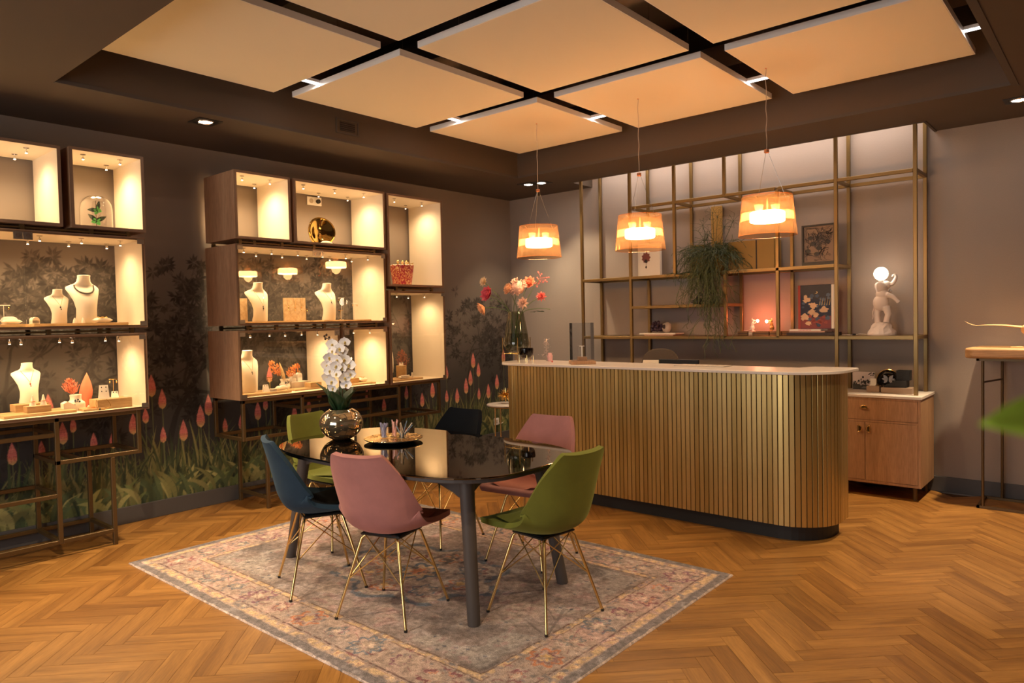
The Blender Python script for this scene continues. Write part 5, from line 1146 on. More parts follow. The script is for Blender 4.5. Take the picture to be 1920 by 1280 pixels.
m_ = MB(); m_.cyl((-.004, 0, .436), .02, .012, 16); m_.build('collar', 'resin', e); MB().ball((-.004, 0, .497), .054, n=28).build('globe', 'bulb', e, smooth=True)
light('globe_glow', 'POINT', (-.004, 0, .497), 6.5, (1.0, .62, .32), .056, parent=e)
m_ = MB(); m_.tube(smooth_path([(-.10, .02, .006), (-.16, .03, .010), (-.20, .02, .004), (-.26, .05, .004), (-.29, .06, .004)], 24), .0025, 6); m_.build('cable', 'paper', e, smooth=True); m_ = MB(); m_.box(-.215, .008, .001, -.19, .03, .014); m_.build('switch', 'black', e, bevel=.002)
# on the cupboard
pc = thing('postcard', 'black and white landscape photo card standing on the cupboard', 'photo', (3.975, -.13, ZC), 0); MB().box(-.085, -.004, 0, .085, .004, .150).build('card', mat('photo_grey', (.62, .53, .52), .4), pc)
m_ = MB(); m_.add([(-.084, -.0045, .002), (.084, -.0045, .002), (.084, -.0045, .042), (-.084, -.0045, .030)], [(0, 1, 2, 3)], 0, (.02, .02, .02)); yq = -.0046
cv = MB(); cv.v = []; 
for i in range(60): cv.ball((rk.uniform(-.078, .078), -.0048, rk.gauss(.066, .013)), rk.uniform(.004, .009), (1, .04, 1.3), 7, col=rk.choice(((.01, .01, .01), (.02, .02, .02), (.35, .32, .32))))
for i in range(10): cv.ball((rk.uniform(.04, .08), -.0048, rk.uniform(.12, .145)), .006, (1, .04, .8), 7, col=(.02, .02, .02))
cv.add([(-.084, -.0046, .002), (.084, -.0046, .002), (.084, -.0046, .040), (-.084, -.0046, .050)], [(0, 1, 2, 3)], 0, (.03, .03, .03)); cv.add([(-.02, -.0048, .012), (.07, -.0048, .01), (.08, -.0048, .026), (.0, -.0048, .028)], [(0, 1, 2, 3)], 0, (.12, .13, .14)); cv.build('photo_print', 'cover', pc)
mi = thing('round_mirror_plate', 'round gold rimmed mirror dish with dark pattern leaning on the cupboard', 'dish', (4.155, -.10, ZC + .003), 0)
m_ = MB(); m_.T = Matrix.Translation((0, 0, .085)) @ Matrix.Rotation(PI / 2 - .12, 4, 'X'); m_.lathe([(.0001, -.014), (.05, -.012), (.08, 0), (.084, .006), (.082, .008), (.076, .003), (.05, -.006), (.0001, -.008)], 40); m_.build('dish', mat('dark_mirror', (.08, .075, .07), .06, .9), mi, smooth=True)
m_ = MB(); m_.T = Matrix.Translation((0, 0, .085)) @ Matrix.Rotation(PI / 2 - .12, 4, 'X'); m_.tube([(.084 * math.cos(a), .084 * math.sin(a), .006) for a in [2 * PI * k / 40 for k in range(41)]], .003, 6, cap=False); m_.build('rim', 'gold', mi, smooth=True)
m_ = MB(); m_.T = Matrix.Translation((0, 0, .085)) @ Matrix.Rotation(PI / 2 - .12, 4, 'X')
for s_ in (-1, 1):
    for a, l, w in ((.9, .05, .028), (.2, .045, .024), (-.8, .04, .022)): m_.petal((s_ * .006, 0, -.002), (s_ * math.cos(a), math.sin(a), 0), (0, 0, 1), l, w, curl=0, k=4)
m_.build('butterfly_pattern', mat('pale_blue', (.30, .32, .40), .4), mi)
rb_ = thing('ring_box', 'small upright beige ring box on a taupe block on the cupboard', 'box', (4.085, -.24, ZC)); MB().box(-.05, -.04, 0, .045, .04, .048).build('block', 'taupe', rb_, bevel=.001); m_ = MB(); m_.box(-.032, -.02, .049, .012, .012, .056); m_.box(-.032, .005, .056, .012, .012, .105); m_.build('box', 'paper', rb_); m_ = MB(); m_.cyl((.03, -.01, .049), .010, .008, 12); m_.build('ring', 'gold', rb_)
wb = tag(MB().box(-.11, -.08, 0, .11, .07, .045).build('wooden_block', 'taupe', None, bevel=.001), 'flat taupe block under the black jewellery boxes on the cupboard', 'block'); wb.location = (4.265, -.25, ZC)
jb = thing('jewellery_box', 'open black jewellery box standing on the taupe block', 'box', (4.285, -.245, ZC + .0455)); m_ = MB(); m_.add([(-.115, -.06, 0), (.045, -.06, 0), (.045, .05, 0), (-.115, .05, 0), (-.115, -.06, .012), (-.03, -.06, .055), (.045, -.06, .055), (-.115, .05, .012), (-.03, .05, .055), (.045, .05, .055)],
     [(0, 3, 2, 1), (0, 1, 6, 5, 4), (3, 7, 8, 9, 2), (0, 4, 7, 3), (1, 2, 9, 6), (4, 5, 8, 7), (5, 6, 9, 8)]); m_.build('base', 'teal', jb, bevel=.002); MB().box(-.03, -.04, .056, .065, .045, .135).build('lid_box', 'teal', jb, bevel=.002)
# ---------------------------------------------------------------- side table behind the counter end, socket
st_ = thing('side_table', 'small round white side table half hidden by the left end of the counter', 'table', (.50, -.74, 0)); MB().lathe([(.0001, .52), (.19, .52), (.195, .53), (.19, .538), (.0001, .538)], 40).build('tabletop', 'stone', st_, smooth=True)
m_ = MB(); [m_.tube([(.15 * math.cos(a), .15 * math.sin(a), .519), (.16 * math.cos(a), .16 * math.sin(a), 0)], .008, 8) for a in (.5, 2.6, 4.7)]; m_.tube([(.155 * math.cos(a), .155 * math.sin(a), .507) for a in [2 * PI * k / 24 for k in range(25)]], .006, 6); m_.build('frame', 'goldleg', st_, smooth=True)
ur = thing('spiky_ornament', 'gold spiky urchin ornament on the small white side table', 'ornament', (.50, -.72, .5395)); m_ = MB(); m_.ball((0, 0, .085), .025, n=12)
for i in range(120):
    t_ = math.acos(rf.uniform(-.85, 1)); a = rf.uniform(0, 2 * PI); d = Vector((math.sin(t_) * math.cos(a), math.sin(t_) * math.sin(a), math.cos(t_))); m_.tube([Vector((0, 0, .085)) + d * .02, Vector((0, 0, .085)) + d * .085], [.0035, .0012], 5)
m_.build('spikes', 'gold', ur)
sk_ = thing('wall_socket', 'white wall socket with cable low on the mural wall behind the side table', 'socket', (.0015, -.33, .255)); MB().box(0, -.04, -.04, .010, .04, .04).build('plate', 'white', sk_, bevel=.003); m_ = MB(); m_.lathe([(.0001, 0), (.019, 0), (.021, .002)], 20); m_.T = None
q = MB(); q.T = Matrix.Translation((.0105, 0, 0)) @ Matrix.Rotation(PI / 2, 4, 'Y'); q.lathe([(.0001, .0002), (.018, .0002), (.020, .002)], 20); q.build('recess', 'linen', sk_); q = MB(); q.tube(smooth_path([(.012, 0, 0), (.03, .01, -.01), (.03, .04, -.03), (.02, .10, -.02)], 14), .003, 6); q.build('cable', 'white', sk_)
# near leaf, out of focus, and its plant standing outside the frame
nl = thing('potted_plant', 'out of focus bright green leaf reaching in at the right edge, close to the camera', 'plant', (5.86, -5.92, 0))
lp_ = Vector((5.6508 - .65238918 * .36 + .757 * .36 * .695, -6.5692 + .75722 * .36 + .652 * .36 * .695, 1.46 - .0316 * .36 - .36 * .101 - .0155)) - Vector((5.86, -5.92, 0))
m_ = MB(); m_.petal(tuple(lp_ + Vector((.040, .034, .006))), (-.757, -.652, .02), (.45, -.6, .7), .066, .030, curl=.05, k=8); o = m_.build('leaf', 'nearleaf', nl, smooth=True); o.modifiers.new('t', 'SOLIDIFY').thickness = .0012
q = MB(); q.tube(smooth_path([(0, 0, .42), (.02, .02, .9), (-.03, -.02, 1.30), tuple(lp_ + Vector((.040, .034, .006)))], 20), .004, 6); q.build('stem', 'stem', nl, smooth=True)
for a, h_ in ((.3, .95), (1.4, 1.05), (5.6, .9)):
    q = MB(); tp_ = (.25 * math.cos(a), .25 * math.sin(a), h_); q.tube(smooth_path([(0, 0, .42), (.03 * math.cos(a), .03 * math.sin(a), .7), tp_], 12), .004, 6); q.build('stem', 'stem', nl, smooth=True); q = MB(); q.petal(tp_, (math.cos(a), math.sin(a), -.1), (0, 0, 1), .2, .08, curl=.3, k=8); q.build('leaf', 'nearleaf', nl, smooth=True)
MB().lathe([(.0001, 0), (.12, 0), (.15, .42), (.14, .42), (.13, .38), (.0001, .38)], 28).build('pot', 'white', nl, smooth=True)
# ---------------------------------------------------------------- inside the display cabinets
J = 0.012
zj, zk, ze, zf, zg, zd, zi, zb_, zc = 1.4752, .9122, 1.4712, .8972, .8972, .8942, 2.1272, 2.1332, 1.8032
rj = random.Random(31)
def bust(loc, h, rz, label, chain='thin', pend='dark'):
    t = thing('necklace_bust', label, 'jewellery bust', loc, rz, 'cream necklace busts'); s = h / .33
    secs = [(0, .068, .040, .030), (.012, .070, .040, .032), (.05, .066, .034, .042), (.10, .066, .030, .046), (.15, .076, .028, .040), (.20, .094, .026, .024), (.235, .108, .022, .006), (.250, .104, .020, -.004), (.262, .084, .022, -.006), (.275, .056, .028, -.004), (.288, .044, .034, .0), (.315, .040, .034, .006), (.330, .041, .034, .010), (.332, .034, .028, .010)]
    n = 28; vs = []
    for z, w, d, x in secs:
        for j in range(n):
            a = 2 * PI * j / n; k_ = math.cos(a); yy = w * math.sin(a); wrap = -.35 * (yy / .108) ** 2 * .09 * (1 if z < .27 else .3); vs.append(((x + d * k_ + wrap) * s, yy * s, z * s))
    m = len(secs); fs = [(i * n + j, i * n + (j + 1) % n, (i + 1) * n + (j + 1) % n, (i + 1) * n + j) for i in range(m - 1) for j in range(n)] + [tuple(range(n - 1, -1, -1)), tuple(range((m - 1) * n, m * n))]
    q = MB(); q.add(vs, fs); q.build('bust', 'bust', t, smooth=True)
    def surf(y, z):   # front surface point
        for i in range(m - 1):
            if secs[i][0] <= z <= secs[i + 1][0]: f = (z - secs[i][0]) / (secs[i + 1][0] - secs[i][0] + 1e-9); w, d, x = [a + (b - a) * f for a, b in zip(secs[i][1:], secs[i + 1][1:])]; break
        yy = max(-.98, min(.98, y / w)); return Vector(((x + d * math.sqrt(1 - yy * yy) - .35 * (y / .108) ** 2 * .09 * (1 if z < .27 else .3) + .003) * s, y * s, z * s))
    if chain == 'beads':
        q = MB()
        for i in range(41): u = i / 40 * 2 - 1; y = .062 * math.sin(u * PI / 2); z = .262 - .058 * math.cos(u * PI / 2) ** .8; p = surf(y, z); q.ball(p, .0052 * s * (1.25 - .3 * abs(u)), n=8)
        q.build('bead_necklace', mat('dark_beads', (.10, .08, .07), .3), t, smooth=True)
    elif chain:
        zb = .13 if chain == 'long' else .165; q = MB(); pts = []
        for i in range(25): u = i / 24 * 2 - 1; y = .048 * u; z = zb + (.268 - zb) * abs(u) ** .9; pts.append(surf(y, z))
        q.tube(pts, .0009, 4); q.build('chain', 'gold', t)
        q = MB(); p = surf(0, zb); q.ball(p + Vector((.001, 0, -.006)), .005, (.6, 1, 1.5), 8); q.ball(p + Vector((.001, .002, -.022)), .006, (.5, 1, 1.6), 8); q.ball(p + Vector((.001, 0, -.038)), .003, (.6, 1, 1.8), 8)
        q.build('pendant', {'dark': 'book_d', 'gold': 'gold', 'red': 'book_r'}[pend], t, smooth=True)
    return t
bust((.27, -4.77, zj + .0185), .322, .05, 'largest cream bust with a dark bead necklace in the upper left glass cabinet', 'beads')
bust((.27, -4.93, zj + .0185), .225, .05, 'smaller cream bust with thin chain and dark pendant in the upper left glass cabinet', 'thin')
bust((.17, -5.095, zk + .0655), .262, .05, 'cream bust on a wooden block in the lowest far left cabinet', 'thin', 'red')
bust((.25, -3.475, ze + .0125), .315, .05, 'left cream bust with long thin chain in the cabinet with two busts', 'long')
bust((.25, -2.81, ze + .0125), .325, .05, 'right cream bust with short dark pendant in the cabinet with two busts', 'thin')
bust((.27, -3.60, zf + .0185), .335, .05, 'cream bust at the left in the lower cabinet with dried orange grasses', 'thin')
bust((.13, -2.06, zd + .0625), .30, .05, 'cream bust with long dark cord behind the edge of the tall right glass cabinet', 'long')
def slab(name, lab, cat, cy, cx, z, w, d, h, mt_='block', rz=0, grp=None):
    o = MB().box(-d / 2, -w / 2, 0, d / 2, w / 2, h).build(name, mt_, None, bevel=.0015); tag(o, lab, cat, grp); o.location = (cx, cy, z); o.rotation_euler = (0, 0, rz); return o
slab('display_tray', 'long low wooden tray under the two busts in the upper left glass cabinet', 'tray', -4.84, .30, zj, .56, .30, .018)
slab('display_tray', 'low wooden tray at the left edge of the upper left glass cabinet', 'tray', -5.42, .30, zj, .50, .30, .018)
slab('display_tray', 'low wooden tray under the bust in the lowest far left cabinet', 'tray', -5.10, .33, zk, .40, .24, .0175)
slab('display_block', 'wooden block under the bust in the lowest far left cabinet', 'block', -5.10, .22, zk + .018, .19, .12, .047)
slab('display_block', 'smaller wooden block in front of the bust in the lowest far left cabinet', 'block', -5.095, .355, zk + .018, .135, .08, .04)
slab('display_block', 'oak block carrying the earring cards in the lowest far left cabinet', 'block', -4.66, .36, zk, .22, .15, .064)
slab('display_tray', 'thin wooden tray under the bracelet holder in the lowest far left cabinet', 'tray', -4.885, .37, zk + .018, .12, .16, .012) if False else slab('display_tray', 'thin wooden tray under the bracelet holder in the lowest far left cabinet', 'tray', -4.80, .40, zk, .13, .14, .014)
slab('display_tray', 'long low wooden tray under the left bust in the cabinet with two busts', 'tray', -3.40, .28, ze, .62, .26, .012)
slab('display_tray', 'long low wooden tray under the right bust in the cabinet with two busts', 'tray', -2.72, .30, ze, .50, .28, .012)
slab('display_tray', 'low wooden tray under the bust in the cabinet with dried orange grasses', 'tray', -3.53, .33, zf, .42, .26, .018)
slab('display_tray', 'low wooden tray under the cream blocks left of the orchid', 'tray', -3.10, .25, zf, .30, .30, .012)
slab('display_block', 'low cream block carrying two domed holders, left of the orchid', 'block', -3.10, .20, zf + .0125, .19, .12, .05, 'linen')
slab('display_block', 'small oak block in front of the cream block left of the orchid', 'block', -3.03, .33, zf + .0125, .11, .09, .042)
slab('display_tray', 'low wooden tray in the small cabinet behind the orchid', 'tray', -2.60, .30, zg, .34, .26, .014)
slab('display_block', 'oak block in the small cabinet behind the orchid', 'block', -2.64, .30, zg + .0145, .16, .11, .042)
slab('display_tray', 'low wooden tray in the tall right glass cabinet', 'tray', -2.03, .32, zd, .34, .24, .016)
slab('display_block', 'low wooden block under the bust in the tall right glass cabinet', 'block', -2.11, .13, zd, .15, .13, .062)
def card(lab, cy, cx, z, w, h, deco, mt_='block', rz=-.2):
    t = thing('card_display', lab, 'card display', (cx, cy, z), rz, 'upright jewellery cards'); MB().box(-.012, -w / 2, 0, .012, w / 2, h).build('board', mt_, t, bevel=.001); q = MB()
    for k in range(deco):
        y0 = (k - (deco - 1) / 2) * w * .3; q.tube(smooth_path([(.014, y0 - .012, h), (.014, y0, h * .62), (.014, y0 + .012, h)], 10), .0008, 4); q.ball((.0155, y0, h * .58), .004, (.6, 1, 1.6), 8); q.ball((.0155, y0, h * .46), .003, (.6, 1, 1.8), 8)
    q.build('necklace', 'gold', t); return t
M['mottled'] = mat('mottled_card', (.6, .42, .22), .7); mm = M['mottled']; tcm = N(mm, 'ShaderNodeTexCoord'); nm = noise(mm, tcm.outputs['Object'], 45, 4, .6); L(mm, ramp(mm, nm.outputs[0], [(.35, (.50, .34, .17)), (.65, (.70, .54, .34))]).outputs[0], P(mm).inputs['Base Color'])
card('square tan card with gold necklaces between the two busts', -3.12, .22, ze + .0125, .19, .195, 3, 'mottled'); card('tan card partly behind the left bust in the cabinet with two busts', -3.60, .15, ze + .0125, .15, .19, 1, 'mottled')
def tstand(lab, cy, cx, z, h, w=.05, drops=True, mt_='gold'):
    t = thing('earring_stand', lab, 'earring stand', (cx, cy, z), -.2, 'T shaped earring stands'); q = MB(); q.cyl((0, 0, 0), .016, .004, 16); q.tube([(0, 0, .004), (0, 0, h)], .0016, 6); q.tube([(0, -w / 2, h), (0, w / 2, h)], .0022, 6); q.build('stand', mt_, t)
    if drops:
        q = MB()
        for y in (-w * .38, w * .38): q.tube([(0, y, h), (0, y, h - .014)], .0007, 4); q.ball((0, y, h - .02), .0045, (.6, 1, 1.7), 8)
        q.build('earring', 'gold', t)
    return t
tstand('thin T shaped earring stand at the back right of the lowest far left cabinet', -4.60, .25, zk, .185, .055); tstand('cream T stand at the left edge of the upper left glass cabinet', -5.235, .28, zj + .0185, .12, .07, True, 'paper')
tstand('slim T stand beside the left bust in the cabinet with two busts', -3.36 - .18, .13, ze + .0125, .14, .035); tstand('cream T stand on the right side of the cabinet with two busts', -2.62, .20, ze + .0125, .20, .062, True, 'paper')
tstand('fainter T stand farthest right in the cabinet with two busts', -2.50, .24, ze + .0125, .15, .06, True, 'paper'); tstand('small dark T stand by the right edge of the tan card', -3.0, .21, ze + .0125, .10, .03); tstand('low T stand before the right bust', -2.76, .38, ze + .0125, .085, .045, False)
tstand('small T stand beside the bust in the cabinet with dried orange grasses', -3.42, .30, zf + .0185, .105, .05)
def small(lab, cat, name, loc, fn, mt_, rz=0, grp=None):
    q = MB(); fn(q); o = q.build(name, mt_, None, smooth=True); tag(o, lab, cat, grp); o.location = loc; o.rotation_euler = (0, 0, rz); return o
def pillow(q, w=.08, d=.055, h=.026):
    n = 10; vs = []
    for s_ in (1, -1):
        for i in range(n + 1):
            for j in range(n + 1):
                u_, v_ = 2 * i / n - 1, 2 * j / n - 1; vs.append((u_ * d / 2 * (1 - .12 * (1 - v_ * v_)), v_ * w / 2 * (1 - .12 * (1 - u_ * u_)), h / 2 + s_ * h / 2 * ((1 - u_ ** 4) * (1 - v_ ** 4)) ** .5))
    K = (n + 1) ** 2; fs = []
    for i in range(n):
        for j in range(n): a = i * (n + 1) + j; fs += [(a, a + n + 1, a + n + 2, a + 1), (K + a, K + a + 1, K + a + n + 2, K + a + n + 1)]
    q.add(vs, fs)
def bracelet(par, r, z, mt_='gold'):
    q = MB(); q.tube([(r * math.cos(a), r * 1.1 * math.sin(a), z + .004 * math.sin(3 * a)) for a in [2 * PI * k / 24 for k in range(25)]], .0025, 6, cap=False); q.build('bracelet', mt_, par)
o = small('cream jewellery pillow with a bracelet, right of the large bust', 'jewellery pillow', 'pillow', (.38, -4.70, zj + .0185), lambda q: pillow(q, .11, .06, .034), 'bust', .2, 'jewellery pillows'); bracelet(o, .026, .036)
small('cream pillow near the left edge of the upper left glass cabinet', 'jewellery pillow', 'pillow', (.30, -5.20, zj + .0185 + .001), lambda q: pillow(q, .10, .06, .030), 'bust', .1, 'jewellery pillows')
small('pinkish pillow stacked behind at the left of the upper left glass cabinet', 'jewellery pillow', 'pillow', (.21, -5.19, zj + .0185), lambda q: pillow(q, .09, .06, .05), 'pinkwhite', .1, 'jewellery pillows')
def domed(q, w=.05, d=.035, h=.05): q.prism([(-d / 2, -w / 2), (d / 2, -w / 2), (d / 2, w / 2), (-d / 2, w / 2)], 0, h * .6); q.T = Matrix.Translation((0, 0, h * .6)) @ Matrix.Rotation(PI / 2, 4, 'Y') @ Matrix.Rotation(0, 4, 'Z'); q.T = None; q.tube([(-d / 2, 0, h * .6), (d / 2, 0, h * .6)], w / 2, 16)
o = small('cream ring holder left of the small bust', 'ring holder', 'ring_holder', (.30, -5.075, zj + .0185 - .0175), lambda q: domed(q, .045, .04, .065), 'bust', .2, 'ring holders'); bracelet(o, .012, .055)
for k, (y, lb) in enumerate(((-4.865, 'tiny cream ring cone between the two upper left busts'), (-4.815, 'second tiny ring cone beside the large bust'))): small(lb, 'ring cone', 'ring_cone', (.37, y, zj + .0185), lambda q: q.lathe([(.0001, 0), (.013, 0), (.009, .02), (.003, .034), (.0001, .035)], 16), 'bust', 0, 'ring cones')
for k, (y, lb) in enumerate(((-5.12, 'cream ring cone on the front block in the lowest far left cabinet'), (-5.06, 'ring cone at the right of the front block in the lowest far left cabinet'))):
    o = small(lb, 'ring cone', 'ring_cone', (.355, y, zk + .0585), lambda q: q.lathe([(.0001, 0), (.020, 0), (.010, .035), (.004, .065), (.0001, .068)], 16), 'bust', 0, 'ring cones'); q = MB(); q.tube([(.014 * math.cos(a), .014 * math.sin(a), .028) for a in [2 * PI * k / 16 for k in range(17)]], .0022, 5, cap=False); q.build('ring', 'copper', o)
def slope(q): q.add([(-.03, -.06, 0), (.03, -.06, 0), (-.03, .05, 0), (.03, .05, 0), (-.03, -.06, .055), (.03, -.06, .055), (-.03, -.035, .066), (.03, -.035, .066), (-.03, .0, .045), (.03, .0, .045)], [(0, 2, 3, 1), (0, 1, 5, 4), (4, 5, 7, 6), (6, 7, 9, 8), (8, 9, 3, 2), (0, 4, 6, 8, 2), (1, 3, 9, 7, 5)])
o = small('curved cream bracelet ramp in the lowest far left cabinet', 'bracelet ramp', 'bracelet_ramp', (.34, -4.90 + .01, zk), slope, 'bust', 0); q = MB(); [q.ball((.0, -.03 + k * .013, .062 - k * .0095), .005, (1.6, .8, .6), 8) for k in range(6)]; q.build('bracelet', 'chrome', o)
cvs = thing('painted_vase', 'small cream vase painted with black flowers, coral dried plume behind it', 'vase', (.25, -4.86 + .02, zk)); MB().lathe(smooth_path([(.0001, 0), (.052, 0), (.056, .02), (.054, .045), (.036, .062), (.034, .085), (.036, .097), (.032, .097), (.03, .07), (.0001, .05)], 40), 32).build('body', 'bust', cvs, smooth=True)
q = MB()
for k in range(5): a = 2 * PI * k / 5; q.ball((.045 + .004 * math.cos(a), -.005 + .013 * math.cos(a), .055 + .013 * math.sin(a)), .007, (.9, 1, 1), 8)
for k in range(6): q.ball((.05, rj.uniform(-.03, .03), rj.uniform(.03, .07)), .0045, n=6)
q.build('painted_flower', mat('ink_blue', (.02, .025, .05), .5), cvs)
def plume(lab, loc, mt_, h, w, n=160, lean=0):
    t = thing('dried_plume', lab, 'dried plant', loc); q = MB(); q.tube([(0, 0, 0), (0, lean * .3, h * .5)], .002, 5); q.build('stem', 'linen', t); q = MB()
    for i in range(n):
        u_ = rj.uniform(.35, 1); a = rj.uniform(0, 2 * PI); r_ = w * math.sin(PI * min(1, (u_ - .3) / .72)) * rj.uniform(.1, 1); p = (r_ * .4 * math.cos(a), lean * u_ + r_ * math.sin(a), h * u_); q.petal(p, (rj.gauss(0, .4), math.sin(a) * .7, .9), (1, 0, 0), rj.uniform(.012, .026), .006, k=2)
    q.build('feathers', mt_, t)
plume('coral red dried plume sticking out of the black flowered vase', (.25, -4.845, zk + .052), 'coral_dry', .145, .050, 240, -.03)
q = thing('dried_leaf', 'broad coral dried leaf standing behind the black flowered vase', 'dried plant', (.19, -4.77, zk)); m_ = MB(); m_.petal((0, 0, 0), (0, .12, 1), (1, 0, 0), .24, .085, curl=.05, k=8); o = m_.build('leaf', 'coral_dry', q, smooth=True); o.modifiers.new('t', 'SOLIDIFY').thickness = .002
def earcard(lab, loc, w, h, prs):
    t = thing('earring_card', lab, 'earring card', loc, -.25, 'earring cards'); q = MB(); q.add([(-.02, -w * .5, 0), (.02, -w * .5, 0), (.02, w * .5, 0), (-.02, w * .5, 0), (-.01, -w * .40, h), (-.004, -w * .40, h), (-.004, w * .40, h), (-.01, w * .40, h)], [(0, 3, 2, 1), (4, 5, 6, 7), (0, 1, 5, 4), (1, 2, 6, 5), (2, 3, 7, 6), (3, 0, 4, 7)]); q.build('card', 'paper', t); q = MB()
    for k in range(prs):
        z = h * (.85 - .3 * k); x = .022 - .024 * z / h
        for y in (-w * .2, w * .2): q.ball((x, y, z), .0035, (.7, 1, 1.4), 8)
    q.build('earring', 'book_d', t)
earcard('tall white earring card on the oak block in the lowest far left cabinet', (.37, -4.705, zk + .0645), .065, .092, 2); earcard('small white earring card on the oak block in the lowest far left cabinet', (.34, -4.625, zk + .0645), .045, .042, 1)
earcard('small ivory earring card beside the bust in the cabinet with dried orange grasses', (.37, -3.50, zf + .0185), .05, .055, 1)
q = MB(); q.tube(smooth_path([(.46, -4.785, zk + .07), (.47, -4.79, zk + .03), (.475, -4.77, zk + .006), (.465, -4.70, zk + .02), (.45, -4.72, zk + .07)], 24), .0014, 5); o = q.build('hanging_necklace', 'gold', None); tag(o, 'fine gold necklace draped over the front of the oak block', 'necklace'); q = MB(); q.ball((.475, -4.77, zk + .008), .007, n=8); q.build('pendant', 'book_d', o); o.location = (0, 0, 0)
for k in range(3): 
    o = small(['bracelet with dark stones lying beside the painted vase', 'thin gold bracelet lying on the small tray by the ramp', 'small ring lying at the front of the lowest far left cabinet'][k], 'bracelet' if k < 2 else 'ring', 'bracelet' if k < 2 else 'ring', [(.43, -4.80, zk + .0165), (.40, -4.775, zk + .0165), (.44, -4.95, zk + .0035)][k], lambda q: q.tube([((.022 - .006 * k) * math.cos(a), (.03 - .01 * k) * math.sin(a), 0) for a in [2 * PI * i / 20 for i in range(21)]], .0024, 6, cap=False), 'copper' if k == 0 else 'gold')
# cabinet f
for k, (y, lb) in enumerate(((-3.145, 'left domed white ring holder on the cream block'), (-3.085, 'right domed white ring holder on the cream block'))): o = small(lb, 'ring holder', 'ring_holder', (.20, y, zf + .063), lambda q: domed(q, .045, .035, .085), 'paper', .1, 'ring holders'); bracelet(o, .010, .083, 'gold')
hv = thing('faceted_vase', 'small white faceted vase with orange dried grass', 'vase', (.24, -3.245, zf)); MB().lathe([(.0001, 0), (.036, 0), (.044, .03), (.034, .075), (.042, .095), (.03, .094), (.02, .05), (.0001, .05)], 6).build('body', 'paper', hv)
q = MB(); [q.ball((.036, rj.uniform(-.02, .02), .07 + rj.uniform(-.01, .012)), .0055, (.6, 1, 1), 7) for _ in range(7)]; q.build('painted_flower', mat('ink_black', (.02, .02, .025), .5), hv)
plume('orange dried grass leaning left out of the white faceted vase', (.235, -3.255, zf + .055), 'orange_dry', .19, .055, 200, -.11); plume('orange dried grass leaning right out of the white faceted vase', (.24, -3.235, zf + .055), 'orange_dry', .15, .060, 200, .11)
q = thing('dried_leaf', 'slim tan dried leaf standing in the white faceted vase', 'dried plant', (.245, -3.245, zf + .055)); m_ = MB(); m_.petal((0, 0, 0), (0, -.25, 1), (1, 0, 0), .19, .03, curl=.03, k=6); o = m_.build('leaf', 'block', q, smooth=True); o.modifiers.new('t', 'SOLIDIFY').thickness = .002
small('white pillow in front of the faceted vase', 'jewellery pillow', 'pillow', (.37, -3.36, zf + .0185), lambda q: pillow(q, .10, .06, .036), 'bust', .3, 'jewellery pillows'); small('low cream disc on the tray beside the bust with the earring card', 'block', 'round_block', (.33, -3.44 + .01, zf + .0185 + .0), lambda q: q.cyl((.07, -.02, 0), .03, .02, 24), 'linen')
small('small ivory box on the tray before the dried grasses', 'box', 'small_box', (.34, -3.52 + .18, zf + .0185 + .037), lambda q: q.box(-.012, -.012, 0, .012, .012, .012), 'paper')
# cabinet g
small('cream ring cone on the oak block behind the orchid', 'ring cone', 'ring_cone', (.30, -2.64, zg + .057), lambda q: q.lathe([(.0001, 0), (.038, 0), (.034, .022), (.014, .05), (.004, .075), (.0001, .076)], 24), 'bust', 0, 'ring cones')
gf = thing('gold_leaf_stand', 'thin gold stand with small leaves behind the orchid', 'ornament', (.20, -2.54, zg + .0145)); q = MB(); q.tube([(0, 0, 0), (0, 0, .20)], .0015, 5); q.tube([(0, -.03, .11), (0, .03, .11)], .0012, 5); q.build('stand', 'gold', gf); q = MB(); q.petal((0, 0, .18), (0, -.5, 1), (1, 0, 0), .05, .022); q.petal((0, 0, .19), (0, .6, 1), (1, 0, 0), .045, .022); q.build('leaf', 'paper', gf)
o = small('cream pillow at the right of the small cabinet behind the orchid', 'jewellery pillow', 'pillow', (.30, -2.50 + .01, zg + .0145), lambda q: pillow(q, .10, .07, .04), 'bust', .2, 'jewellery pillows'); bracelet(o, .022, .041)
# cabinet d
small('round wooden pedestal with small ornament in the tall right glass cabinet', 'block', 'round_pedestal', (.26, -1.98, zd + .0165), lambda q: q.cyl((0, 0, 0), .050, .115, 32), 'block'); small('tiny white crown shaped ornament on the round pedestal', 'ornament', 'crown_ornament', (.26, -1.98, zd + .132), lambda q: [q.cyl((0, 0, 0), .022, .008, 16)] + [q.tube([(.016 * math.cos(a), .016 * math.sin(a), .008), (.02 * math.cos(a), .02 * math.sin(a), .034)], [.004, .001], 6) for a in [2 * PI * i / 6 for i in range(6)]], 'paper')
o = small('pearl bracelet pillow in the tall right glass cabinet', 'jewellery pillow', 'pillow', (.40, -2.07, zd + .0165), lambda q: pillow(q, .11, .05, .03), 'bust', 0, 'jewellery pillows'); q = MB(); [q.ball((.02, -.045 + k * .013, .028), .007, n=8) for k in range(8)]; q.build('pearls', 'paper', o)
small('slim cream perfume like cylinder right of the round pedestal', 'ornament', 'small_cylinder', (.36, -1.93, zd + .0165), lambda q: q.lathe([(.0001, 0), (.009, 0), (.009, .04), (.004, .045), (.004, .052), (.0001, .052)], 12), 'paper')
plume('rust coloured dried bush behind the round pedestal', (.14, -1.86, zd), 'rust_dry', .27, .09, 320, .0)
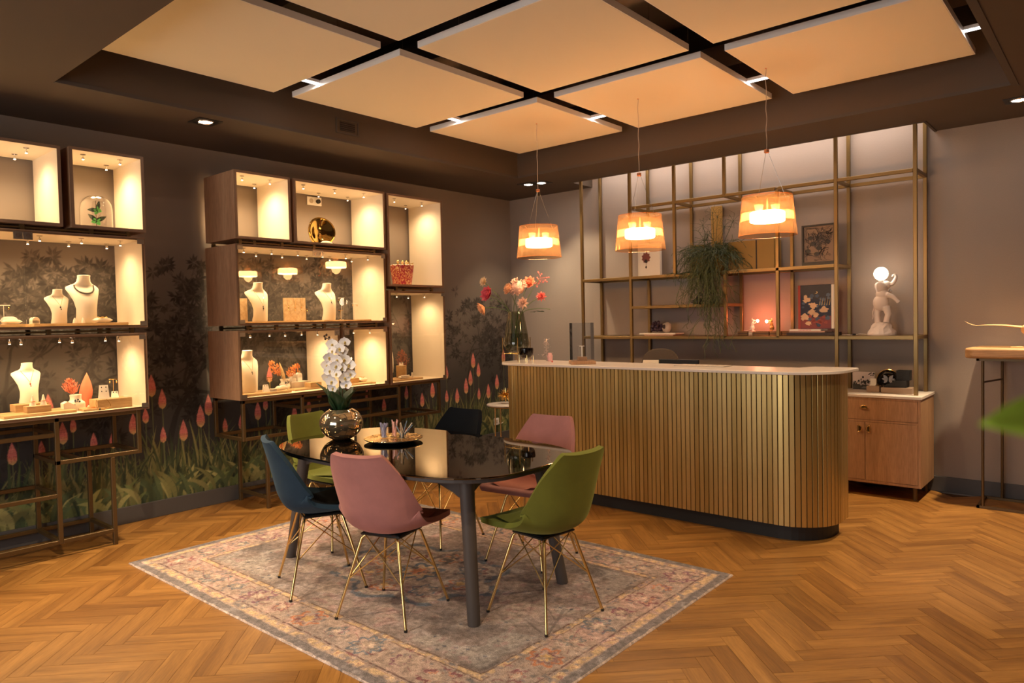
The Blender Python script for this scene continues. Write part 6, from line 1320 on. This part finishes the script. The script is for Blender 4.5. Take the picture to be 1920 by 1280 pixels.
# top row
gd = thing('glass_dome', 'clear glass dome with two green butterflies in the open top left cabinet', 'glass dome', (.30, -4.685, zi)); MB().lathe([(.10, .012), (.10, .14), (.094, .175), (.078, .205), (.05, .226), (.02, .234), (.0001, .235)], 40).build('dome', 'dome', gd, smooth=True)
MB().lathe([(.0001, 0), (.108, 0), (.108, .010), (.0001, .0115)], 40).build('base', 'paper', gd, smooth=True); q = MB(); q.tube([(0, 0, .0118), (.0, .0, .20)], .0016, 5); q.tube([(0, 0, .07), (.01, .02, .10)], .0012, 5); q.build('twig', 'brownstem', gd)
for k, (y, z, rz_, ry_) in enumerate(((0.0, .135, .2, .5), (.0, .062, -.3, -.3))):
    bf = MB()
    for s_ in (-1, 1):
        bf.petal((.006, 0, 0), (.1, s_ * .9, .65 + s_ * .25), (1, 0, 0), .068, .030, curl=.05, k=4, mi=0); bf.petal((.006, 0, 0), (.1, s_ * .8, -.6), (1, 0, 0), .036, .030, curl=.05, k=4, mi=1)
    bf.tube([(.008, 0, -.016), (.008, 0, .016)], .0028, 6, mi=0); o = bf.build('butterfly', ['dk_bf', 'green_bf'], gd); o.location = (.004, y, z); o.rotation_euler = (ry_, 0, rz_); q = MB(); q.petal((.009, 0, 0), (.1, -.9, .6), (1, 0, 0), .05, .012, k=3); q.petal((.009, 0, 0), (.1, .9, .85), (1, 0, 0), .05, .012, k=3); q.build('wing_stripe', 'green_bf', o)
gs = thing('gold_disc_sculpture', 'round polished gold shell shaped sculpture in the open top cabinet', 'sculpture', (.27, -2.86, zb_)); q = MB(); n = 40; vs = []; rings = 16
for i in range(rings + 1):
    for j in range(n):
        t_ = i / rings; a = 2 * PI * j / n; r_ = .138 * math.sin(PI * t_) ** .8; dx_ = .045 * math.cos(PI * t_) - (.075 * (1 - (r_ / .138) ** 2) if t_ < .5 else 0); vs.append((dx_ + .012 * math.cos(2 * a) * (r_ / .138), r_ * math.cos(a), .128 + r_ * math.sin(a) * .93))
q.add(vs, [(i * n + j, (i + 1) * n + j, (i + 1) * n + (j + 1) % n, i * n + (j + 1) % n) for i in range(rings) for j in range(n)]); q.build('shell', mat('yellow_gold', (.55, .36, .10), .06, 1.0), gs, smooth=True); q = MB(); q.box(-.03, -.03, 0, .03, .03, .02); q.build('foot', 'gold', gs)
for k, y in enumerate((-2.955, -2.80)):
    pass
small('low curved white display collar in front of the gold sculpture', 'display collar', 'display_collar', (.40, -2.90, zb_), lambda q: q.lathe([(.0001, 0), (.06, 0), (.05, .018), (.03, .03), (.0001, .034)], 28, sx=.5, sy=1.15), 'bust')
ws = thing('wall_socket', 'white double wall socket behind the gold sculpture cabinet', 'socket', (.0015, -2.745, 2.572)); MB().box(0, -.075, -.038, .010, .075, .038).build('plate', 'white', ws, bevel=.002); q = MB(); q.T = Matrix.Translation((.0105, -.035, 0)) @ Matrix.Rotation(PI / 2, 4, 'Y'); q.lathe([(.0001, .0), (.020, .0), (.022, .002)], 20); q.build('recess', 'linen', ws); q = MB(); q.T = Matrix.Translation((.0105, .035, 0)) @ Matrix.Rotation(PI / 2, 4, 'Y'); q.cyl((0, 0, 0), .020, .018, 20); q.build('plug', 'black', ws)
bu = thing('patterned_bucket', 'red and cream marbled bucket with scalloped rim in the tall open cabinet', 'bucket', (.29, -1.965, zc)); M['marble'] = mat('red_marbled', (.5, .05, .05), .35); mm = M['marble']; tcm = N(mm, 'ShaderNodeTexCoord'); nm = noise(mm, mapping(mm, tcm.outputs['Object'], (1, 1, .6)).outputs[0], 42, 2, .5, 2.2); L(mm, ramp(mm, nm.outputs[0], [(.42, (.38, .02, .06)), (.50, (.55, .06, .05)), (.56, (.75, .38, .16)), (.66, (.85, .62, .38))]).outputs[0], P(mm).inputs['Base Color'])
q = MB(); K = 48; pr_ = [(.088, 0), (.094, .04), (.103, .10), (.112, .165), (.116, .195), (.110, .195), (.104, .15), (.086, .01), (.0001, .01)]; vs = [];
for i, (r_, z) in enumerate(pr_):
    for j in range(K): a = 2 * PI * j / K; w_ = 1 + .03 * math.cos(12 * a) * (z / .195 if i < 6 else .5); vs.append((r_ * w_ * math.cos(a), r_ * w_ * math.sin(a), z + (.008 * math.cos(12 * a) if i in (4, 5) else 0)))
q.add(vs, [(i * K + j, i * K + (j + 1) % K, (i + 1) * K + (j + 1) % K, (i + 1) * K + j) for i in range(len(pr_) - 1) for j in range(K)] + [tuple(range(K - 1, -1, -1))]); q.build('body', 'marble', bu, smooth=True)
q = MB(); [q.ball((.10 * math.cos(a), .10 * math.sin(a), .197), .016, (1, 1, .5), 8) for a in [2 * PI * i / 20 for i in range(20)]]; q.lathe([(.0001, .185), (.10, .185)], 24); q.build('whipped_rim', 'bust', bu, smooth=True)
for k, (x, y, h_, lb) in enumerate(((.03, -.075, .05, 'small gold head figure at the left of the red bucket'), (.05, -.035, .045, 'second small gold head figure in the red bucket'), (.055, .010, .045, 'striped gold head figure in the middle of the red bucket'), (.03, .055, .045, 'gold crown figure right of the middle in the red bucket'), (.03, .090, .03, 'small gold figure leaning at the right of the red bucket'))):
    t = thing('gold_figure', lb, 'figurine', (.29 + x, -1.965 + y, zc + .186 + .0), 0, 'gold figures in the red bucket'); q = MB(); q.lathe([(.0001, 0), (.010, 0), (.008, .015), (.007, h_ * .5)], 10); q.build('neck', 'gold', t, smooth=True)
    q = MB(); q.ball((0, 0, h_ * .85), .015 if k < 3 else .009, (1, 1, 1.1), 12); q.build('head', 'gold', t, smooth=True)
    q = MB()
    if k in (0, 1, 2): [q.tube([(.0155 * math.cos(a), .0155 * math.sin(a), h_ * .85 + dz) for a in [2 * PI * i / 16 for i in range(17)]], .0014, 4, cap=False) for dz in (-.003, .003)]
    elif k == 3: q.add([(0, -.010, h_ * .6), (0, .010, h_ * .6), (0, .022, h_ * 1.5), (0, .008, h_ * 1.2), (0, 0, h_ * 1.6), (0, -.008, h_ * 1.2), (0, -.022, h_ * 1.5)], [(0, 1, 2, 3, 4, 5, 6)])
    else: q.tube([(0, -.01, h_ * .4), (0, .03, h_ * 1.3)], [.008, .004], 8)
    q.build('ornament', 'bust' if k < 3 else 'gold', t)
